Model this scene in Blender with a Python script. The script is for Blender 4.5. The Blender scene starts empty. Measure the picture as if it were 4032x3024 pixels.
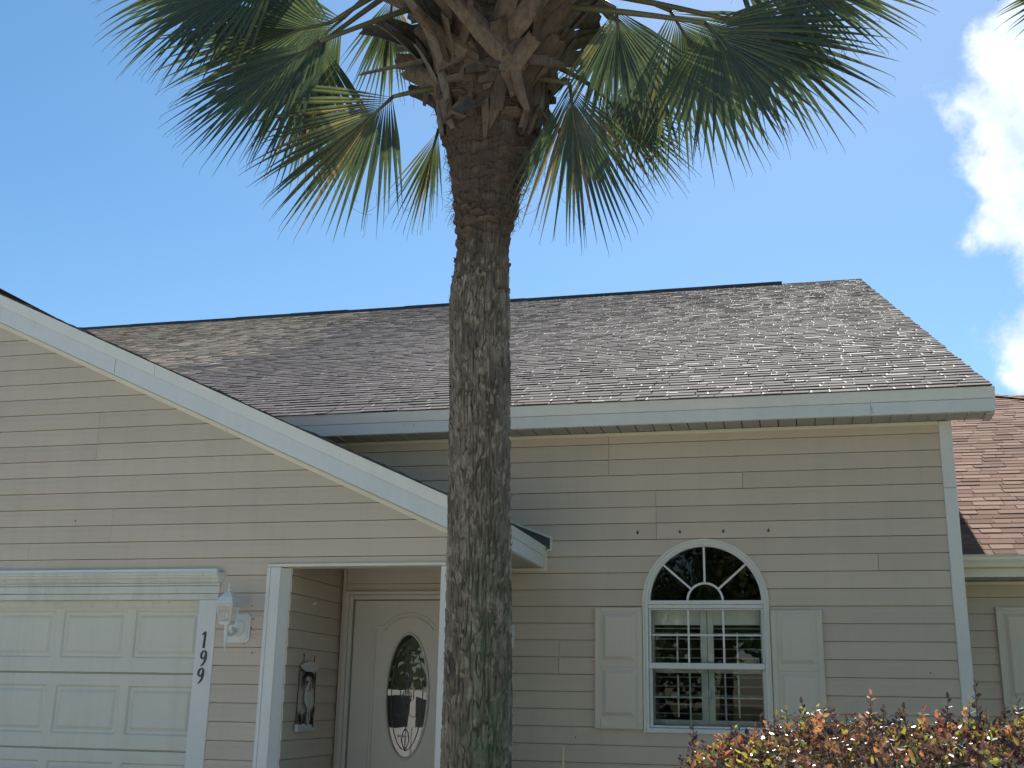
import bpy, math, random
import numpy as np
from mathutils import Vector, Matrix

sc = bpy.context.scene
COL = sc.collection
rnd = random.Random(7)

# ------------------------------------------------------------------ camera
def camera():
    yaw, pit, rol = -0.2430312, 0.27208118, 0.01879098
    f = np.array([math.sin(yaw)*math.cos(pit), math.cos(yaw)*math.cos(pit), math.sin(pit)])
    r0 = np.array([math.cos(yaw), -math.sin(yaw), 0]); u0 = np.cross(r0, f)
    r = math.cos(rol)*r0 + math.sin(rol)*u0
    u = -math.sin(rol)*r0 + math.cos(rol)*u0
    cd = bpy.data.cameras.new('camera'); cd.sensor_width = 36; cd.lens = 4493.256/4032*36
    cd.clip_end = 3000; cd.clip_start = 0.05
    co = bpy.data.objects.new('camera', cd); COL.objects.link(co)
    m = Matrix(((r[0], u[0], -f[0], 0), (r[1], u[1], -f[1], 0), (r[2], u[2], -f[2], 1.5), (0, 0, 0, 1)))
    co.matrix_world = m
    sc.camera = co
camera()

# ------------------------------------------------------------------ light
SUN_AZ, SUN_EL = math.radians(3.0), math.radians(51)
SUN_DIR = Vector((math.sin(SUN_AZ)*math.cos(SUN_EL), math.cos(SUN_AZ)*math.cos(SUN_EL), math.sin(SUN_EL)))
sd = bpy.data.lights.new('sun', 'SUN'); sd.energy = 4.6; sd.angle = math.radians(0.55); sd.color = (1.0, 0.95, 0.87)
so = bpy.data.objects.new('sun', sd); COL.objects.link(so)
so.rotation_euler = SUN_DIR.to_track_quat('Z', 'Y').to_euler()
so.location = (0, 0, 30)

def world():
    w = bpy.data.worlds.new('World'); sc.world = w; w.use_nodes = True
    nt = w.node_tree; nt.nodes.clear(); N = nt.nodes.new; L = nt.links.new
    sky = N('ShaderNodeTexSky'); sky.sky_type = 'NISHITA'; sky.sun_disc = False
    sky.sun_elevation = SUN_EL; sky.sun_rotation = SUN_AZ
    sky.air_density = 1.0; sky.dust_density = 0.35; sky.ozone_density = 2.2; sky.altitude = 0
    geo = N('ShaderNodeTexCoord')
    nrm = N('ShaderNodeVectorMath'); nrm.operation = 'NORMALIZE'; L(geo.outputs['Generated'], nrm.inputs[0])
    # fractal wobble of the look-up direction gives the billowed outline of the cumulus
    def noise(scale, detail, rough, seed):
        n = N('ShaderNodeTexNoise'); n.noise_dimensions = '4D'; n.inputs['W'].default_value = seed
        n.inputs['Scale'].default_value = scale; n.inputs['Detail'].default_value = detail
        n.inputs['Roughness'].default_value = rough; L(nrm.outputs[0], n.inputs['Vector']); return n
    def math_(op, a, b=None, c=None, clamp=False):
        m = N('ShaderNodeMath'); m.operation = op; m.use_clamp = clamp
        for i, v in enumerate((a, b, c)):
            if v is None: continue
            if isinstance(v, (int, float)): m.inputs[i].default_value = v
            else: L(v, m.inputs[i])
        return m.outputs[0]
    blobs = [(.236, .592, .045), (.215, .560, .052), (.235, .515, .075), (.182, .532, .036), (.222, .462, .062), (.206, .425, .040), (.184, .408, .028),
             (.230, .390, .045), (.290, .50, .10), (.34, .42, .10), (.30, .60, .08), (.42, .52, .12),
             (.222, .288, .046), (.190, .296, .020), (.27, .27, .07), (.35, .28, .08),
             (.62, .40, .14), (.78, .36, .16), (-1.9, .55, .25), (-2.3, .42, .22), (1.5, .8, .25)]
    best = None
    for (u, v, r) in blobs:
        d = Vector((u, 1, v)); k = d.length; d.normalize()
        dist = N('ShaderNodeVectorMath'); dist.operation = 'DISTANCE'; L(nrm.outputs[0], dist.inputs[0]); dist.inputs[1].default_value = d
        s = math_('DIVIDE', dist.outputs['Value'], r/k*1.02)
        s = math_('SUBTRACT', 1.0, s)
        s = math_('MULTIPLY', s, r/.06)
        best = s if best is None else math_('SMOOTH_MAX', best, s, 0.12)
    n1 = noise(17, 9, .60, 3.1); n2 = noise(60, 6, .62, 8.0)
    w1 = math_('MULTIPLY', math_('SUBTRACT', n1.outputs['Fac'], .5), 1.75)
    w2 = math_('MULTIPLY', math_('SUBTRACT', n2.outputs['Fac'], .5), .35)
    dens = math_('ADD', math_('ADD', best, w1), w2)
    mask = N('ShaderNodeMapRange'); mask.interpolation_type = 'SMOOTHSTEP'
    L(dens, mask.inputs['Value']); mask.inputs['From Min'].default_value = -.07; mask.inputs['From Max'].default_value = .34
    # relief inside the cloud: slightly greyer hollows
    n3 = noise(26, 7, .55, 1.7)
    cr = N('ShaderNodeValToRGB'); L(n3.outputs['Fac'], cr.inputs['Fac'])
    cr.color_ramp.elements[0].position = .40; cr.color_ramp.elements[0].color = (2.75, 3.3, 3.75, 1)
    cr.color_ramp.elements[1].position = .58; cr.color_ramp.elements[1].color = (4.0, 4.3, 4.5, 1)
    # air: the low sky is paler and the whole dome a little milky
    gam = N('ShaderNodeHueSaturation'); gam.inputs['Hue'].default_value = .492; gam.inputs['Saturation'].default_value = SKY_SAT; gam.inputs['Value'].default_value = SKY_VAL
    L(sky.outputs[0], gam.inputs['Color'])
    mix = N('ShaderNodeMix'); mix.data_type = 'RGBA'
    L(mask.outputs[0], mix.inputs['Factor']); L(gam.outputs[0], mix.inputs['A']); L(cr.outputs[0], mix.inputs['B'])
    bg = N('ShaderNodeBackground'); bg.inputs['Strength'].default_value = 0.11; L(mix.outputs['Result'], bg.inputs['Color'])
    out = N('ShaderNodeOutputWorld'); L(bg.outputs[0], out.inputs['Surface'])
SKY_SAT, SKY_VAL = 1.22, 0.535
world()
vs = sc.view_settings
vs.view_transform = 'Standard'; vs.look = 'None'; vs.gamma = 1; vs.use_curve_mapping = False; vs.exposure = 1.30
sc.render.engine = 'CYCLES'
sc.cycles.max_bounces = 8; sc.cycles.diffuse_bounces = 4; sc.cycles.transparent_max_bounces = 12

# ------------------------------------------------------------------ materials
def newmat(name):
    m = bpy.data.materials.new(name); m.use_nodes = True
    nt = m.node_tree; b = nt.nodes['Principled BSDF']
    return m, nt, b
def nd(nt, t, **kw):
    n = nt.nodes.new(t)
    for k, v in kw.items():
        if k in n.inputs: n.inputs[k].default_value = v
        else: setattr(n, k, v)
    return n
def ramp(nt, src, stops):
    r = nt.nodes.new('ShaderNodeValToRGB'); e = r.color_ramp.elements
    while len(e) < len(stops): e.new(0.5)
    for el, (p, c) in zip(e, stops):
        el.position = p; el.color = (*c, 1) if len(c) == 3 else c
    nt.links.new(src, r.inputs['Fac']); return r
def noise_fac(nt, scale, detail=4, rough=.55, stretch=(1, 1, 1), coord='Object', rot=None):
    tc = nt.nodes.new('ShaderNodeTexCoord'); mp = nt.nodes.new('ShaderNodeMapping')
    mp.inputs['Scale'].default_value = stretch
    if coord == 'World':
        g = nt.nodes.new('ShaderNodeNewGeometry'); nt.links.new(g.outputs['Position'], mp.inputs['Vector'])
    else: nt.links.new(tc.outputs[coord], mp.inputs['Vector'])
    n = nt.nodes.new('ShaderNodeTexNoise'); n.inputs['Scale'].default_value = scale
    n.inputs['Detail'].default_value = detail; n.inputs['Roughness'].default_value = rough
    nt.links.new(mp.outputs[0], n.inputs['Vector']); return n.outputs['Fac']
def mixc(nt, f, a, b, mode='MIX'):
    m = nt.nodes.new('ShaderNodeMix'); m.data_type = 'RGBA'; m.blend_type = mode
    for s, k in ((f, 'Factor'), (a, 'A'), (b, 'B')):
        if isinstance(s, (int, float)): m.inputs[k].default_value = s
        elif isinstance(s, tuple): m.inputs[k].default_value = (*s, 1) if len(s) == 3 else s
        else: nt.links.new(s, m.inputs[k])
    return m.outputs['Result']
def bump(nt, b, h, strength, dist):
    bp = nt.nodes.new('ShaderNodeBump'); bp.inputs['Strength'].default_value = strength; bp.inputs['Distance'].default_value = dist
    nt.links.new(h, bp.inputs['Height']); nt.links.new(bp.outputs[0], b.inputs['Normal'])

def painted(name, col, rough=.5, dirt=.12, dirtcol=(.30, .28, .23), grain=None, bumpd=.0006, spots=None, streak=0.0, vary=0.0):
    m, nt, b = newmat(name)
    f1 = noise_fac(nt, 1.7, 6, .6, coord='World'); f2 = noise_fac(nt, 34, 4, .7, coord='World', stretch=(1, 1, .35))
    r1 = ramp(nt, f1, [(.40, (0, 0, 0)), (.78, (dirt,)*3)]); sp = dirt*.9 if spots is None else spots; r2 = ramp(nt, f2, [(.60, (0, 0, 0)), (.76, (sp,)*3)])
    c = mixc(nt, r1.outputs[0], col, dirtcol); c = mixc(nt, r2.outputs[0], c, dirtcol)
    if streak:
        fs = noise_fac(nt, 2.2, 6, .65, coord='World', stretch=(5, 5, .35)); rs = ramp(nt, fs, [(.45, (0, 0, 0)), (.75, (streak,)*3)]); c = mixc(nt, rs.outputs[0], c, dirtcol)
    if vary:
        oi = nd(nt, 'ShaderNodeObjectInfo'); rv = ramp(nt, oi.outputs['Random'], [(0, (1-vary,)*3), (1, (1+vary*.4,)*3)]); c = mixc(nt, 1.0, c, rv.outputs[0], 'MULTIPLY')
    nt.links.new(c, b.inputs['Base Color']); b.inputs['Roughness'].default_value = rough
    g = noise_fac(nt, 60, 3, .6, coord='World', stretch=grain or (1, 1, 1)); bump(nt, b, g, .5, bumpd)
    return m
M = {}
M['siding'] = painted('vinyl_siding_greige', (.585, .487, .388), .48, .14, (.27, .24, .19), grain=(.12, 1, 2.2), bumpd=.0009, streak=.11, vary=.06)
M['siding_y'] = painted('vinyl_siding_greige_side', (.585, .487, .388), .48, .14, (.25, .23, .19), grain=(1, .12, 2.2), bumpd=.0009, streak=.11, vary=.06)
M['white'] = painted('white_trim_paint', (.71, .70, .675), .42, .2, (.36, .35, .29), spots=.3, streak=.12)
M['fascia'] = painted('aluminium_fascia_white', (.69, .71, .715), .34, .16, (.36, .37, .35), spots=.25, streak=.12)
M['cream'] = painted('cream_trim', (.72, .68, .57), .45, .14, (.35, .31, .24))
M['garage'] = painted('garage_door_enamel', (.66, .635, .55), .45, .14, (.38, .37, .30), spots=.22, streak=.20)
M['door'] = painted('front_door_beige', (.60, .555, .48), .42, .05)
M['shutter'] = painted('shutter_vinyl', (.64, .575, .48), .5, .16, (.33, .31, .27), grain=(2, 1, .2))
M['soffit'] = painted('soffit_vinyl', (.47, .46, .43), .5, .20, (.25, .24, .21))
M['crown'] = painted('mildewed_crown_trim', (.65, .64, .57), .5, .14, (.22, .22, .18), spots=.55, streak=.25)
M['flashing'] = painted('dark_metal_flashing', (.05, .055, .065), .4, .3)
M['navy'] = painted('navy_number_paint', (.012, .022, .045), .35, .02)
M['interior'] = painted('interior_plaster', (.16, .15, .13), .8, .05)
M['blind'] = painted('white_interior_shutter', (.84, .82, .78), .45, .03)
M['ledge'] = painted('room_things', (.62, .60, .56), .5, .1)
M['concrete'] = painted('driveway_concrete', (.50, .465, .41), .85, .25, (.20, .19, .17))
M['lead'] = painted('lead_came', (.10, .105, .11), .4, .1)
M['iron'] = painted('rusty_iron', (.045, .038, .032), .7, .4, (.12, .06, .03))
M['heron'] = painted('heron_white_enamel', (.55, .53, .50), .4, .2)
M['nail'] = painted('rusty_screw', (.07, .045, .03), .6, .3)
M['asphalt'] = painted('street_asphalt', (.16, .155, .15), .9, .2)

def glassmat(name, tint, ior, rough=0.0, refl=1.0):
    m = bpy.data.materials.new(name); m.use_nodes = True; nt = m.node_tree; nt.nodes.clear()
    tr = nd(nt, 'ShaderNodeBsdfTransparent'); tr.inputs['Color'].default_value = (*tint, 1)
    gl = nd(nt, 'ShaderNodeBsdfGlossy'); gl.inputs['Roughness'].default_value = rough; gl.inputs['Color'].default_value = (refl,)*3 + (1,)
    fr = nd(nt, 'ShaderNodeFresnel'); fr.inputs['IOR'].default_value = ior
    mx = nd(nt, 'ShaderNodeMixShader'); out = nd(nt, 'ShaderNodeOutputMaterial')
    n = noise_fac(nt, 3.2, 2, .5, coord='World'); bp = nd(nt, 'ShaderNodeBump'); bp.inputs['Strength'].default_value = .12; bp.inputs['Distance'].default_value = .003
    nt.links.new(n, bp.inputs['Height']); nt.links.new(bp.outputs[0], gl.inputs['Normal'])
    for a, b_ in ((fr.outputs[0], mx.inputs[0]), (tr.outputs[0], mx.inputs[1]), (gl.outputs[0], mx.inputs[2]), (mx.outputs[0], out.inputs[0])): nt.links.new(a, b_)
    return m
M['glass'] = glassmat('window_glass', (.90, .94, .92), 1.60)
M['screen_glass'] = glassmat('screened_glass', (.64, .70, .70), 1.42)
M['lead_glass'] = glassmat('leaded_door_glass', (.50, .55, .56), 1.75, .01)
M['lamp_glass'] = glassmat('lantern_glass', (.85, .88, .88), 1.6, .05)

def shingle_mat(name, stops, spec=.05, rough=.85):
    m, nt, b = newmat(name)
    at = nd(nt, 'ShaderNodeAttribute'); at.attribute_name = 'tint'
    r = ramp(nt, at.outputs['Fac'], stops)
    g = noise_fac(nt, 260, 2, .7, coord='World'); gr = ramp(nt, g, [(.36, (.55, .55, .55)), (.66, (1.35, 1.33, 1.3))])
    c = mixc(nt, .8, r.outputs[0], gr.outputs[0], 'MULTIPLY')
    st = noise_fac(nt, 1.1, 5, .6, coord='World'); sr = ramp(nt, st, [(.30, (.93, .93, .94)), (.72, (1.05, 1.04, 1.03))])
    c = mixc(nt, .8, c, sr.outputs[0], 'MULTIPLY')
    nt.links.new(c, b.inputs['Base Color']); b.inputs['Roughness'].default_value = rough
    b.inputs['Specular IOR Level'].default_value = spec
    g2 = noise_fac(nt, 130, 4, .75, coord='World'); bump(nt, b, g2, .55, .0012)
    return m
M['shingle'] = shingle_mat('weathered_grey_shingle', [(0, (.068, .065, .072)), (.35, (.086, .080, .087)), (.7, (.108, .098, .097)), (.9, (.092, .086, .090)), (1, (.130, .120, .117))])
M['shingle_glint'] = shingle_mat('painted_shingle_glint', [(0, (.13, .125, .13)), (1, (.34, .33, .32))], .1, .7)  # pale colour standing in for sun glints on the tabs
M['shingle_tan'] = shingle_mat('tan_blend_shingle', [(0, (.10, .130, .115)), (.3, (.17, .145, .13)), (.6, (.25, .213, .178)), (.85, (.28, .24, .19)), (1, (.17, .115, .105))])
M['shingle_red'] = shingle_mat('pinkish_brown_shingle', [(0, (.115, .066, .054)), (.4, (.18, .110, .088)), (.8, (.235, .158, .127)), (1, (.155, .10, .083))], .04, .9)
M['ridge'] = painted('ridge_vent_dark', (.04, .042, .05), .7, .2)

def leafmat(name, attr_stops, trans=.4, rough=.4, spec=.5, tgain=1.6):
    m = bpy.data.materials.new(name); m.use_nodes = True; nt = m.node_tree; b = nt.nodes['Principled BSDF']; out = nt.nodes['Material Output']
    at = nd(nt, 'ShaderNodeAttribute'); at.attribute_name = 'tint'
    r = ramp(nt, at.outputs['Fac'], attr_stops)
    n = noise_fac(nt, 45, 3, .6, coord='World'); nr = ramp(nt, n, [(.3, (.7, .7, .7)), (.7, (1.25, 1.25, 1.2))])
    c = mixc(nt, .7, r.outputs[0], nr.outputs[0], 'MULTIPLY')
    nt.links.new(c, b.inputs['Base Color']); b.inputs['Roughness'].default_value = rough; b.inputs['Specular IOR Level'].default_value = spec
    tl = nd(nt, 'ShaderNodeBsdfTranslucent'); tc = mixc(nt, 1.0, c, (tgain, tgain*.98, tgain*.72), 'MULTIPLY'); nt.links.new(tc, tl.inputs['Color'])
    mx = nd(nt, 'ShaderNodeMixShader'); mx.inputs[0].default_value = trans
    nt.links.new(b.outputs[0], mx.inputs[1]); nt.links.new(tl.outputs[0], mx.inputs[2]); nt.links.new(mx.outputs[0], out.inputs[0])
    return m
M['palm_leaf'] = leafmat('palm_frond_green', [(0, (.033, .052, .037)), (.5, (.054, .078, .042)), (.8, (.090, .105, .046)), (1, (.18, .13, .065))], .34, .34, .6, 1.5)
M['hedge_leaf'] = leafmat('loropetalum_leaf', [(0, (.028, .018, .023)), (.28, (.072, .038, .037)), (.45, (.17, .080, .055)), (.6, (.18, .110, .052)), (.75, (.115, .13, .037)), (.88, (.27, .29, .055)), (1, (.38, .080, .09))], .38, .27, 1.0, 1.5)
M['tree_leaf'] = leafmat('tree_leaf', [(0, (.05, .085, .035)), (1, (.13, .18, .06))], .3, .5, .4, 1.5)
M['grass_leaf'] = leafmat('grass_leaf', [(0, (.08, .13, .03)), (1, (.14, .19, .04))], .4, .5, .4, 1.6)

def barkmat():
    m, nt, b = newmat('palm_bark')
    f = noise_fac(nt, 9, 8, .66, coord='World', stretch=(1, 1, .45)); r = ramp(nt, f, [(.25, (.075, .060, .048)), (.48, (.155, .130, .105)), (.62, (.225, .193, .158)), (.75, (.29, .255, .21))])
    # pale lichen flakes
    v = noise_fac(nt, 26, 3, .5, coord='World', stretch=(1, 1, .40)); vr = ramp(nt, v, [(.57, (0, 0, 0)), (.60, (1, 1, 1))])
    at = nd(nt, 'ShaderNodeAttribute'); at.attribute_name = 'low'     # 1 on the old lower trunk, 0 on the fibrous top
    lf = nt.nodes.new('ShaderNodeMath'); lf.operation = 'MULTIPLY'; nt.links.new(vr.outputs[0], lf.inputs[0]); nt.links.new(at.outputs['Fac'], lf.inputs[1])
    lf2 = nt.nodes.new('ShaderNodeMath'); lf2.operation = 'MULTIPLY'; nt.links.new(lf.outputs[0], lf2.inputs[0]); lf2.inputs[1].default_value = .45
    brown = ramp(nt, noise_fac(nt, 14, 6, .7, coord='World', stretch=(1, 1, 2.5)), [(.3, (.050, .039, .031)), (.55, (.105, .080, .061)), (.8, (.165, .132, .102))])
    c = mixc(nt, at.outputs['Fac'], brown.outputs[0], r.outputs[0])
    c = mixc(nt, lf2.outputs[0], c, (.42, .38, .32))
    # green algae on the damp side of the lower trunk
    al = nd(nt, 'ShaderNodeAttribute'); al.attribute_name = 'algae'
    an = ramp(nt, noise_fac(nt, 7, 5, .6, coord='World', stretch=(1, 1, .5)), [(.35, (0, 0, 0)), (.6, (.8, .8, .8))])
    am = nt.nodes.new('ShaderNodeMath'); am.operation = 'MULTIPLY'; nt.links.new(al.outputs['Fac'], am.inputs[0]); nt.links.new(an.outputs[0], am.inputs[1])
    c = mixc(nt, am.outputs[0], c, (.115, .165, .085))
    # cracks are coloured darker, following the depth stored while carving
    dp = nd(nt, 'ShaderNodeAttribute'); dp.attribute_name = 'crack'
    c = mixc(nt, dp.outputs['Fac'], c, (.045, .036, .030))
    nt.links.new(c, b.inputs['Base Color']); b.inputs['Roughness'].default_value = .9; b.inputs['Specular IOR Level'].default_value = .25
    g = noise_fac(nt, 70, 6, .7, coord='World', stretch=(1, 1, .3)); bump(nt, b, g, .9, .008)
    return m
M['bark'] = barkmat()
def bootmat():
    m, nt, b = newmat('palm_boot')
    at = nd(nt, 'ShaderNodeAttribute'); at.attribute_name = 'tint'
    r = ramp(nt, at.outputs['Fac'], [(0, (.055, .041, .032)), (.4, (.098, .071, .053)), (.8, (.140, .105, .080)), (1, (.165, .148, .125))])
    n = ramp(nt, noise_fac(nt, 38, 6, .7, coord='World', stretch=(1, 1, .35)), [(.3, (.45, .43, .42)), (.65, (1.2, 1.18, 1.12))])
    c = mixc(nt, .9, r.outputs[0], n.outputs[0], 'MULTIPLY'); nt.links.new(c, b.inputs['Base Color'])
    b.inputs['Roughness'].default_value = .75; b.inputs['Specular IOR Level'].default_value = .3
    bump(nt, b, noise_fac(nt, 90, 4, .7, coord='World', stretch=(1, 1, .4)), .8, .006); return m
M['boot'] = bootmat()
M['chip'] = painted('pale_bark_chip', (.20, .175, .14), .9, .6, (.08, .07, .055))
M['fibre'] = painted('palm_fibre', (.12, .09, .065), .9, .2, (.06, .045, .035))
M['petiole'] = painted('palm_petiole', (.085, .082, .040), .4, .3, (.20, .13, .06))
M['stem'] = painted('hedge_stem', (.07, .045, .03), .8, .2)
M['trunk2'] = painted('tree_bark', (.12, .10, .08), .9, .3)
M['van'] = painted('white_van_paint', (.80, .80, .78), .25, .03)
M['rubber'] = painted('tyre_rubber', (.02, .02, .02), .8, .05)
M['van_glass'] = painted('van_dark_glass', (.015, .02, .022), .05, 0)
def lawnmat():
    m, nt, b = newmat('lawn')
    f = ramp(nt, noise_fac(nt, 1.5, 8, .7, coord='World'), [(.3, (.08, .11, .04)), (.7, (.16, .19, .075))]); nt.links.new(f.outputs[0], b.inputs['Base Color']); b.inputs['Roughness'].default_value = .9
    bump(nt, b, noise_fac(nt, 50, 4, .7, coord='World'), 1, .03); return m
M['lawn'] = lawnmat()

# ------------------------------------------------------------------ object helpers
WL = {}
def thing(name, label, cat, loc, group=None, kind=None):
    o = bpy.data.objects.new(name, None); COL.objects.link(o); o.location = loc; o.empty_display_size = .1
    tag(o, label, cat, group, kind); WL[o.name] = Vector(loc); return o
def tag(o, label=None, cat=None, group=None, kind=None):
    for k, v in (('label', label), ('category', cat), ('group', group), ('kind', kind)):
        if v: o[k] = v
    return o
class MB:
    def __init__(s): s.v = []; s.f = []; s.t = []; s.mi = []; s.cur = 0.5; s.m = 0
    def add(s, vs, fs):
        n = len(s.v); s.v += [tuple(v) for v in vs]; s.f += [tuple(n+i for i in f) for f in fs]; s.t += [s.cur]*len(fs); s.mi += [s.m]*len(fs); return s
    def box(s, x0, x1, y0, y1, z0, z1):
        return s.add([(x0,y0,z0),(x1,y0,z0),(x1,y1,z0),(x0,y1,z0),(x0,y0,z1),(x1,y0,z1),(x1,y1,z1),(x0,y1,z1)],
                     [(0,3,2,1),(4,5,6,7),(0,1,5,4),(1,2,6,5),(2,3,7,6),(3,0,4,7)])
    def bbox(s, x0, x1, y0, y1, z0, z1, b=.003):
        # box with chamfered front (-y) edges
        return s.add([(x0,y1,z0),(x1,y1,z0),(x1,y1,z1),(x0,y1,z1),(x0,y0+b,z0),(x1,y0+b,z0),(x1,y0+b,z1),(x0,y0+b,z1),
                      (x0+b,y0,z0+b),(x1-b,y0,z0+b),(x1-b,y0,z1-b),(x0+b,y0,z1-b)],
                     [(0,3,2,1)[::-1],(0,1,5,4),(1,2,6,5),(2,3,7,6),(3,0,4,7),(4,5,9,8),(5,6,10,9),(6,7,11,10),(7,4,8,11),(8,9,10,11)])
    def prism(s, poly, fn, a, b):
        # poly: 2D points; fn(u,v,w)->3D ; w from a to b
        n = len(poly); vs = [fn(u, v, a) for u, v in poly] + [fn(u, v, b) for u, v in poly]
        fs = [tuple(range(n))[::-1], tuple(range(n, 2*n))] + [(i, (i+1) % n, n+(i+1) % n, n+i) for i in range(n)]
        return s.add(vs, fs)
    def tube(s, pts, rad, n=6, cap=True):
        pts = [Vector(p) for p in pts]; m = len(pts)
        if not isinstance(rad, (list, tuple)): rad = [rad]*m
        up = Vector((0.13, .21, 1)).normalized(); base = len(s.v); vs = []
        pu = None
        for i, p in enumerate(pts):
            d = (pts[min(i+1, m-1)] - pts[max(i-1, 0)])
            if d.length < 1e-9: d = Vector((0, 0, 1))
            d.normalize()
            a = pu if pu is not None else (Vector((1, 0, 0)) if abs(d.z) > .9 else up)
            u = (a - d*a.dot(d)).normalized(); pu = u; w = d.cross(u)
            for k in range(n):
                t = 2*math.pi*k/n; vs.append(p + (u*math.cos(t) + w*math.sin(t))*rad[i])
        fs = [(i*n+k, i*n+(k+1) % n, (i+1)*n+(k+1) % n, (i+1)*n+k) for i in range(m-1) for k in range(n)]
        if cap: fs += [tuple(range(n))[::-1], tuple((m-1)*n+k for k in range(n))]
        return s.add(vs, fs)
    def lathe(s, prof, c, n=16):
        vs = []; fs = []
        for r, z in prof:
            for k in range(n):
                t = 2*math.pi*k/n; vs.append((c[0]+r*math.cos(t), c[1]+r*math.sin(t), c[2]+z))
        m = len(prof)
        fs = [(i*n+k, i*n+(k+1) % n, (i+1)*n+(k+1) % n, (i+1)*n+k) for i in range(m-1) for k in range(n)]
        fs += [tuple(range(n))[::-1], tuple((m-1)*n+k for k in range(n))]
        return s.add(vs, fs)
    def build(s, name, mat, parent=None, smooth=False, tint=False, kind=None, label=None, loc=None):
        me = bpy.data.meshes.new(name)
        V = np.array(s.v, dtype=np.float64).reshape(-1, 3)
        c = (V.min(0)+V.max(0))/2 if loc is None else np.array(loc, float)
        me.from_pydata((V-c).tolist(), [], s.f); me.validate(clean_customdata=False)
        mats = mat if isinstance(mat, list) else [mat]
        for m_ in mats: me.materials.append(M[m_])
        if len(mats) > 1: me.polygons.foreach_set('material_index', s.mi[:len(me.polygons)])
        if smooth: me.polygons.foreach_set('use_smooth', [True]*len(me.polygons))
        if tint:
            a = me.attributes.new('tint', 'FLOAT', 'FACE'); a.data.foreach_set('value', s.t[:len(me.polygons)])
        me.update()
        o = bpy.data.objects.new(name, me); COL.objects.link(o)
        pl = Vector((0, 0, 0))
        if parent is not None: o.parent = parent; pl = WL[parent.name]
        o.location = Vector(c) - pl; WL[o.name] = Vector(c)
        if kind: o['kind'] = kind
        if label: o['label'] = label
        return o
# value noise on numpy arrays
_rs = np.random.RandomState(5); _T = _rs.rand(64, 64, 64)
def vnoise(x, y, z):
    xi, yi, zi = np.floor(x).astype(int), np.floor(y).astype(int), np.floor(z).astype(int)
    fx, fy, fz = x-xi, y-yi, z-zi
    fx, fy, fz = fx*fx*(3-2*fx), fy*fy*(3-2*fy), fz*fz*(3-2*fz)
    def g(a, b, c): return _T[(xi+a) & 63, (yi+b) & 63, (zi+c) & 63]
    l = lambda a, b, t: a+(b-a)*t
    return l(l(l(g(0,0,0), g(1,0,0), fx), l(g(0,1,0), g(1,1,0), fx), fy), l(l(g(0,0,1), g(1,0,1), fx), l(g(0,1,1), g(1,1,1), fx), fy), fz)

# ------------------------------------------------------------------ ground, out of sight but lighting the scene
def setting():
    g = MB(); g.box(-1500, 1500, -1500, 1500, -.3, 0); tag(g.build('ground', 'lawn'), kind='structure')
    d = MB(); d.box(-11.5, -2.7, -9.0, 7.35, .0, .045); d.box(-2.69, 9.0, -9.0, 3.2, .0, .045); tag(d.build('driveway', 'concrete'), kind='structure')  # unseen; driveway widened into a pale court to bounce light onto the facade
    p = MB(); p.box(-2.69, -2.1, 4.6, 7.35, .0, .05); p.box(-3.6, -2.2, 7.36, 8.45, 0, .2); tag(p.build('front_walk', 'concrete'), kind='structure')
    s = MB(); s.box(-300, 300, -17, -9.2, .0, .02); tag(s.build('road', 'asphalt'), kind='structure')
    k = MB(); k.box(-300, -11.7, -9.19, -9.03, 0, .13); k.box(9.2, 300, -9.19, -9.03, 0, .13); tag(k.build('kerb', 'concrete'), kind='structure')
setting()

# ------------------------------------------------------------------ siding rows
BUTT = [(.0042, -.0115), (.0042, .0152), (.0048, .0162), (.0068, .0166)]      # (z above row line, out from wall plane): hooked lower lip
def face_prof(E): return [(.14*E, .0166), (.66*E, .0148), (.80*E, .0118), (.92*E, .0112), (E, .0108)]
def plank(parent, mat, E, z0, xl, xr, wall, axis='x', zmin=None, zmax=None, extra=0, jit=0.0, name='siding_plank'):
    prof = [(z0+a, o) for a, o in BUTT] + [(z0+a, o) for a, o in face_prof(E)]
    if extra:
        p2 = prof[:4]
        for (a, o), (b, q) in zip(prof[3:], prof[4:]):
            n = extra if b-a > .02 else 2
            for i in range(1, n+1): p2.append((a+(b-a)*i/n, o+(q-o)*i/n))
        prof = p2
    if zmin is not None and zmin > z0:
        top = [p for p in prof[3:] if p[0] > zmin+.002]
        if not top: return
        prof = [(zmin, -.004), (zmin, top[0][1])] + top
    if zmax is not None and zmax < z0+E:
        prof = [p for p in prof if p[0] < zmax]
        if not prof: return
        prof.append((zmax, prof[-1][1]-.001))
    prof = prof + [(prof[-1][0], -.012), (prof[0][0], -.012)]
    L, R = [], []
    for z, o in prof:
        l = xl(z) if callable(xl) else xl; r = xr(z) if callable(xr) else xr
        if r < l: l = r = (l+r)/2
        oo = o + jit
        if axis == 'x': L.append((l, wall-oo, z)); R.append((r, wall-oo, z))
        else: L.append((wall+oo, l, z)); R.append((wall+oo, r, z))
    if max((Vector(a)-Vector(b)).length for a, b in zip(L, R)) < .015: return
    n = len(prof); m = MB()
    m.add(L+R, [(i, n+i, n+(i+1) % n, (i+1) % n) for i in range(n)] + [tuple(range(n)), tuple(range(n, 2*n))[::-1]])
    return m.build(name, mat, parent)

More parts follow.
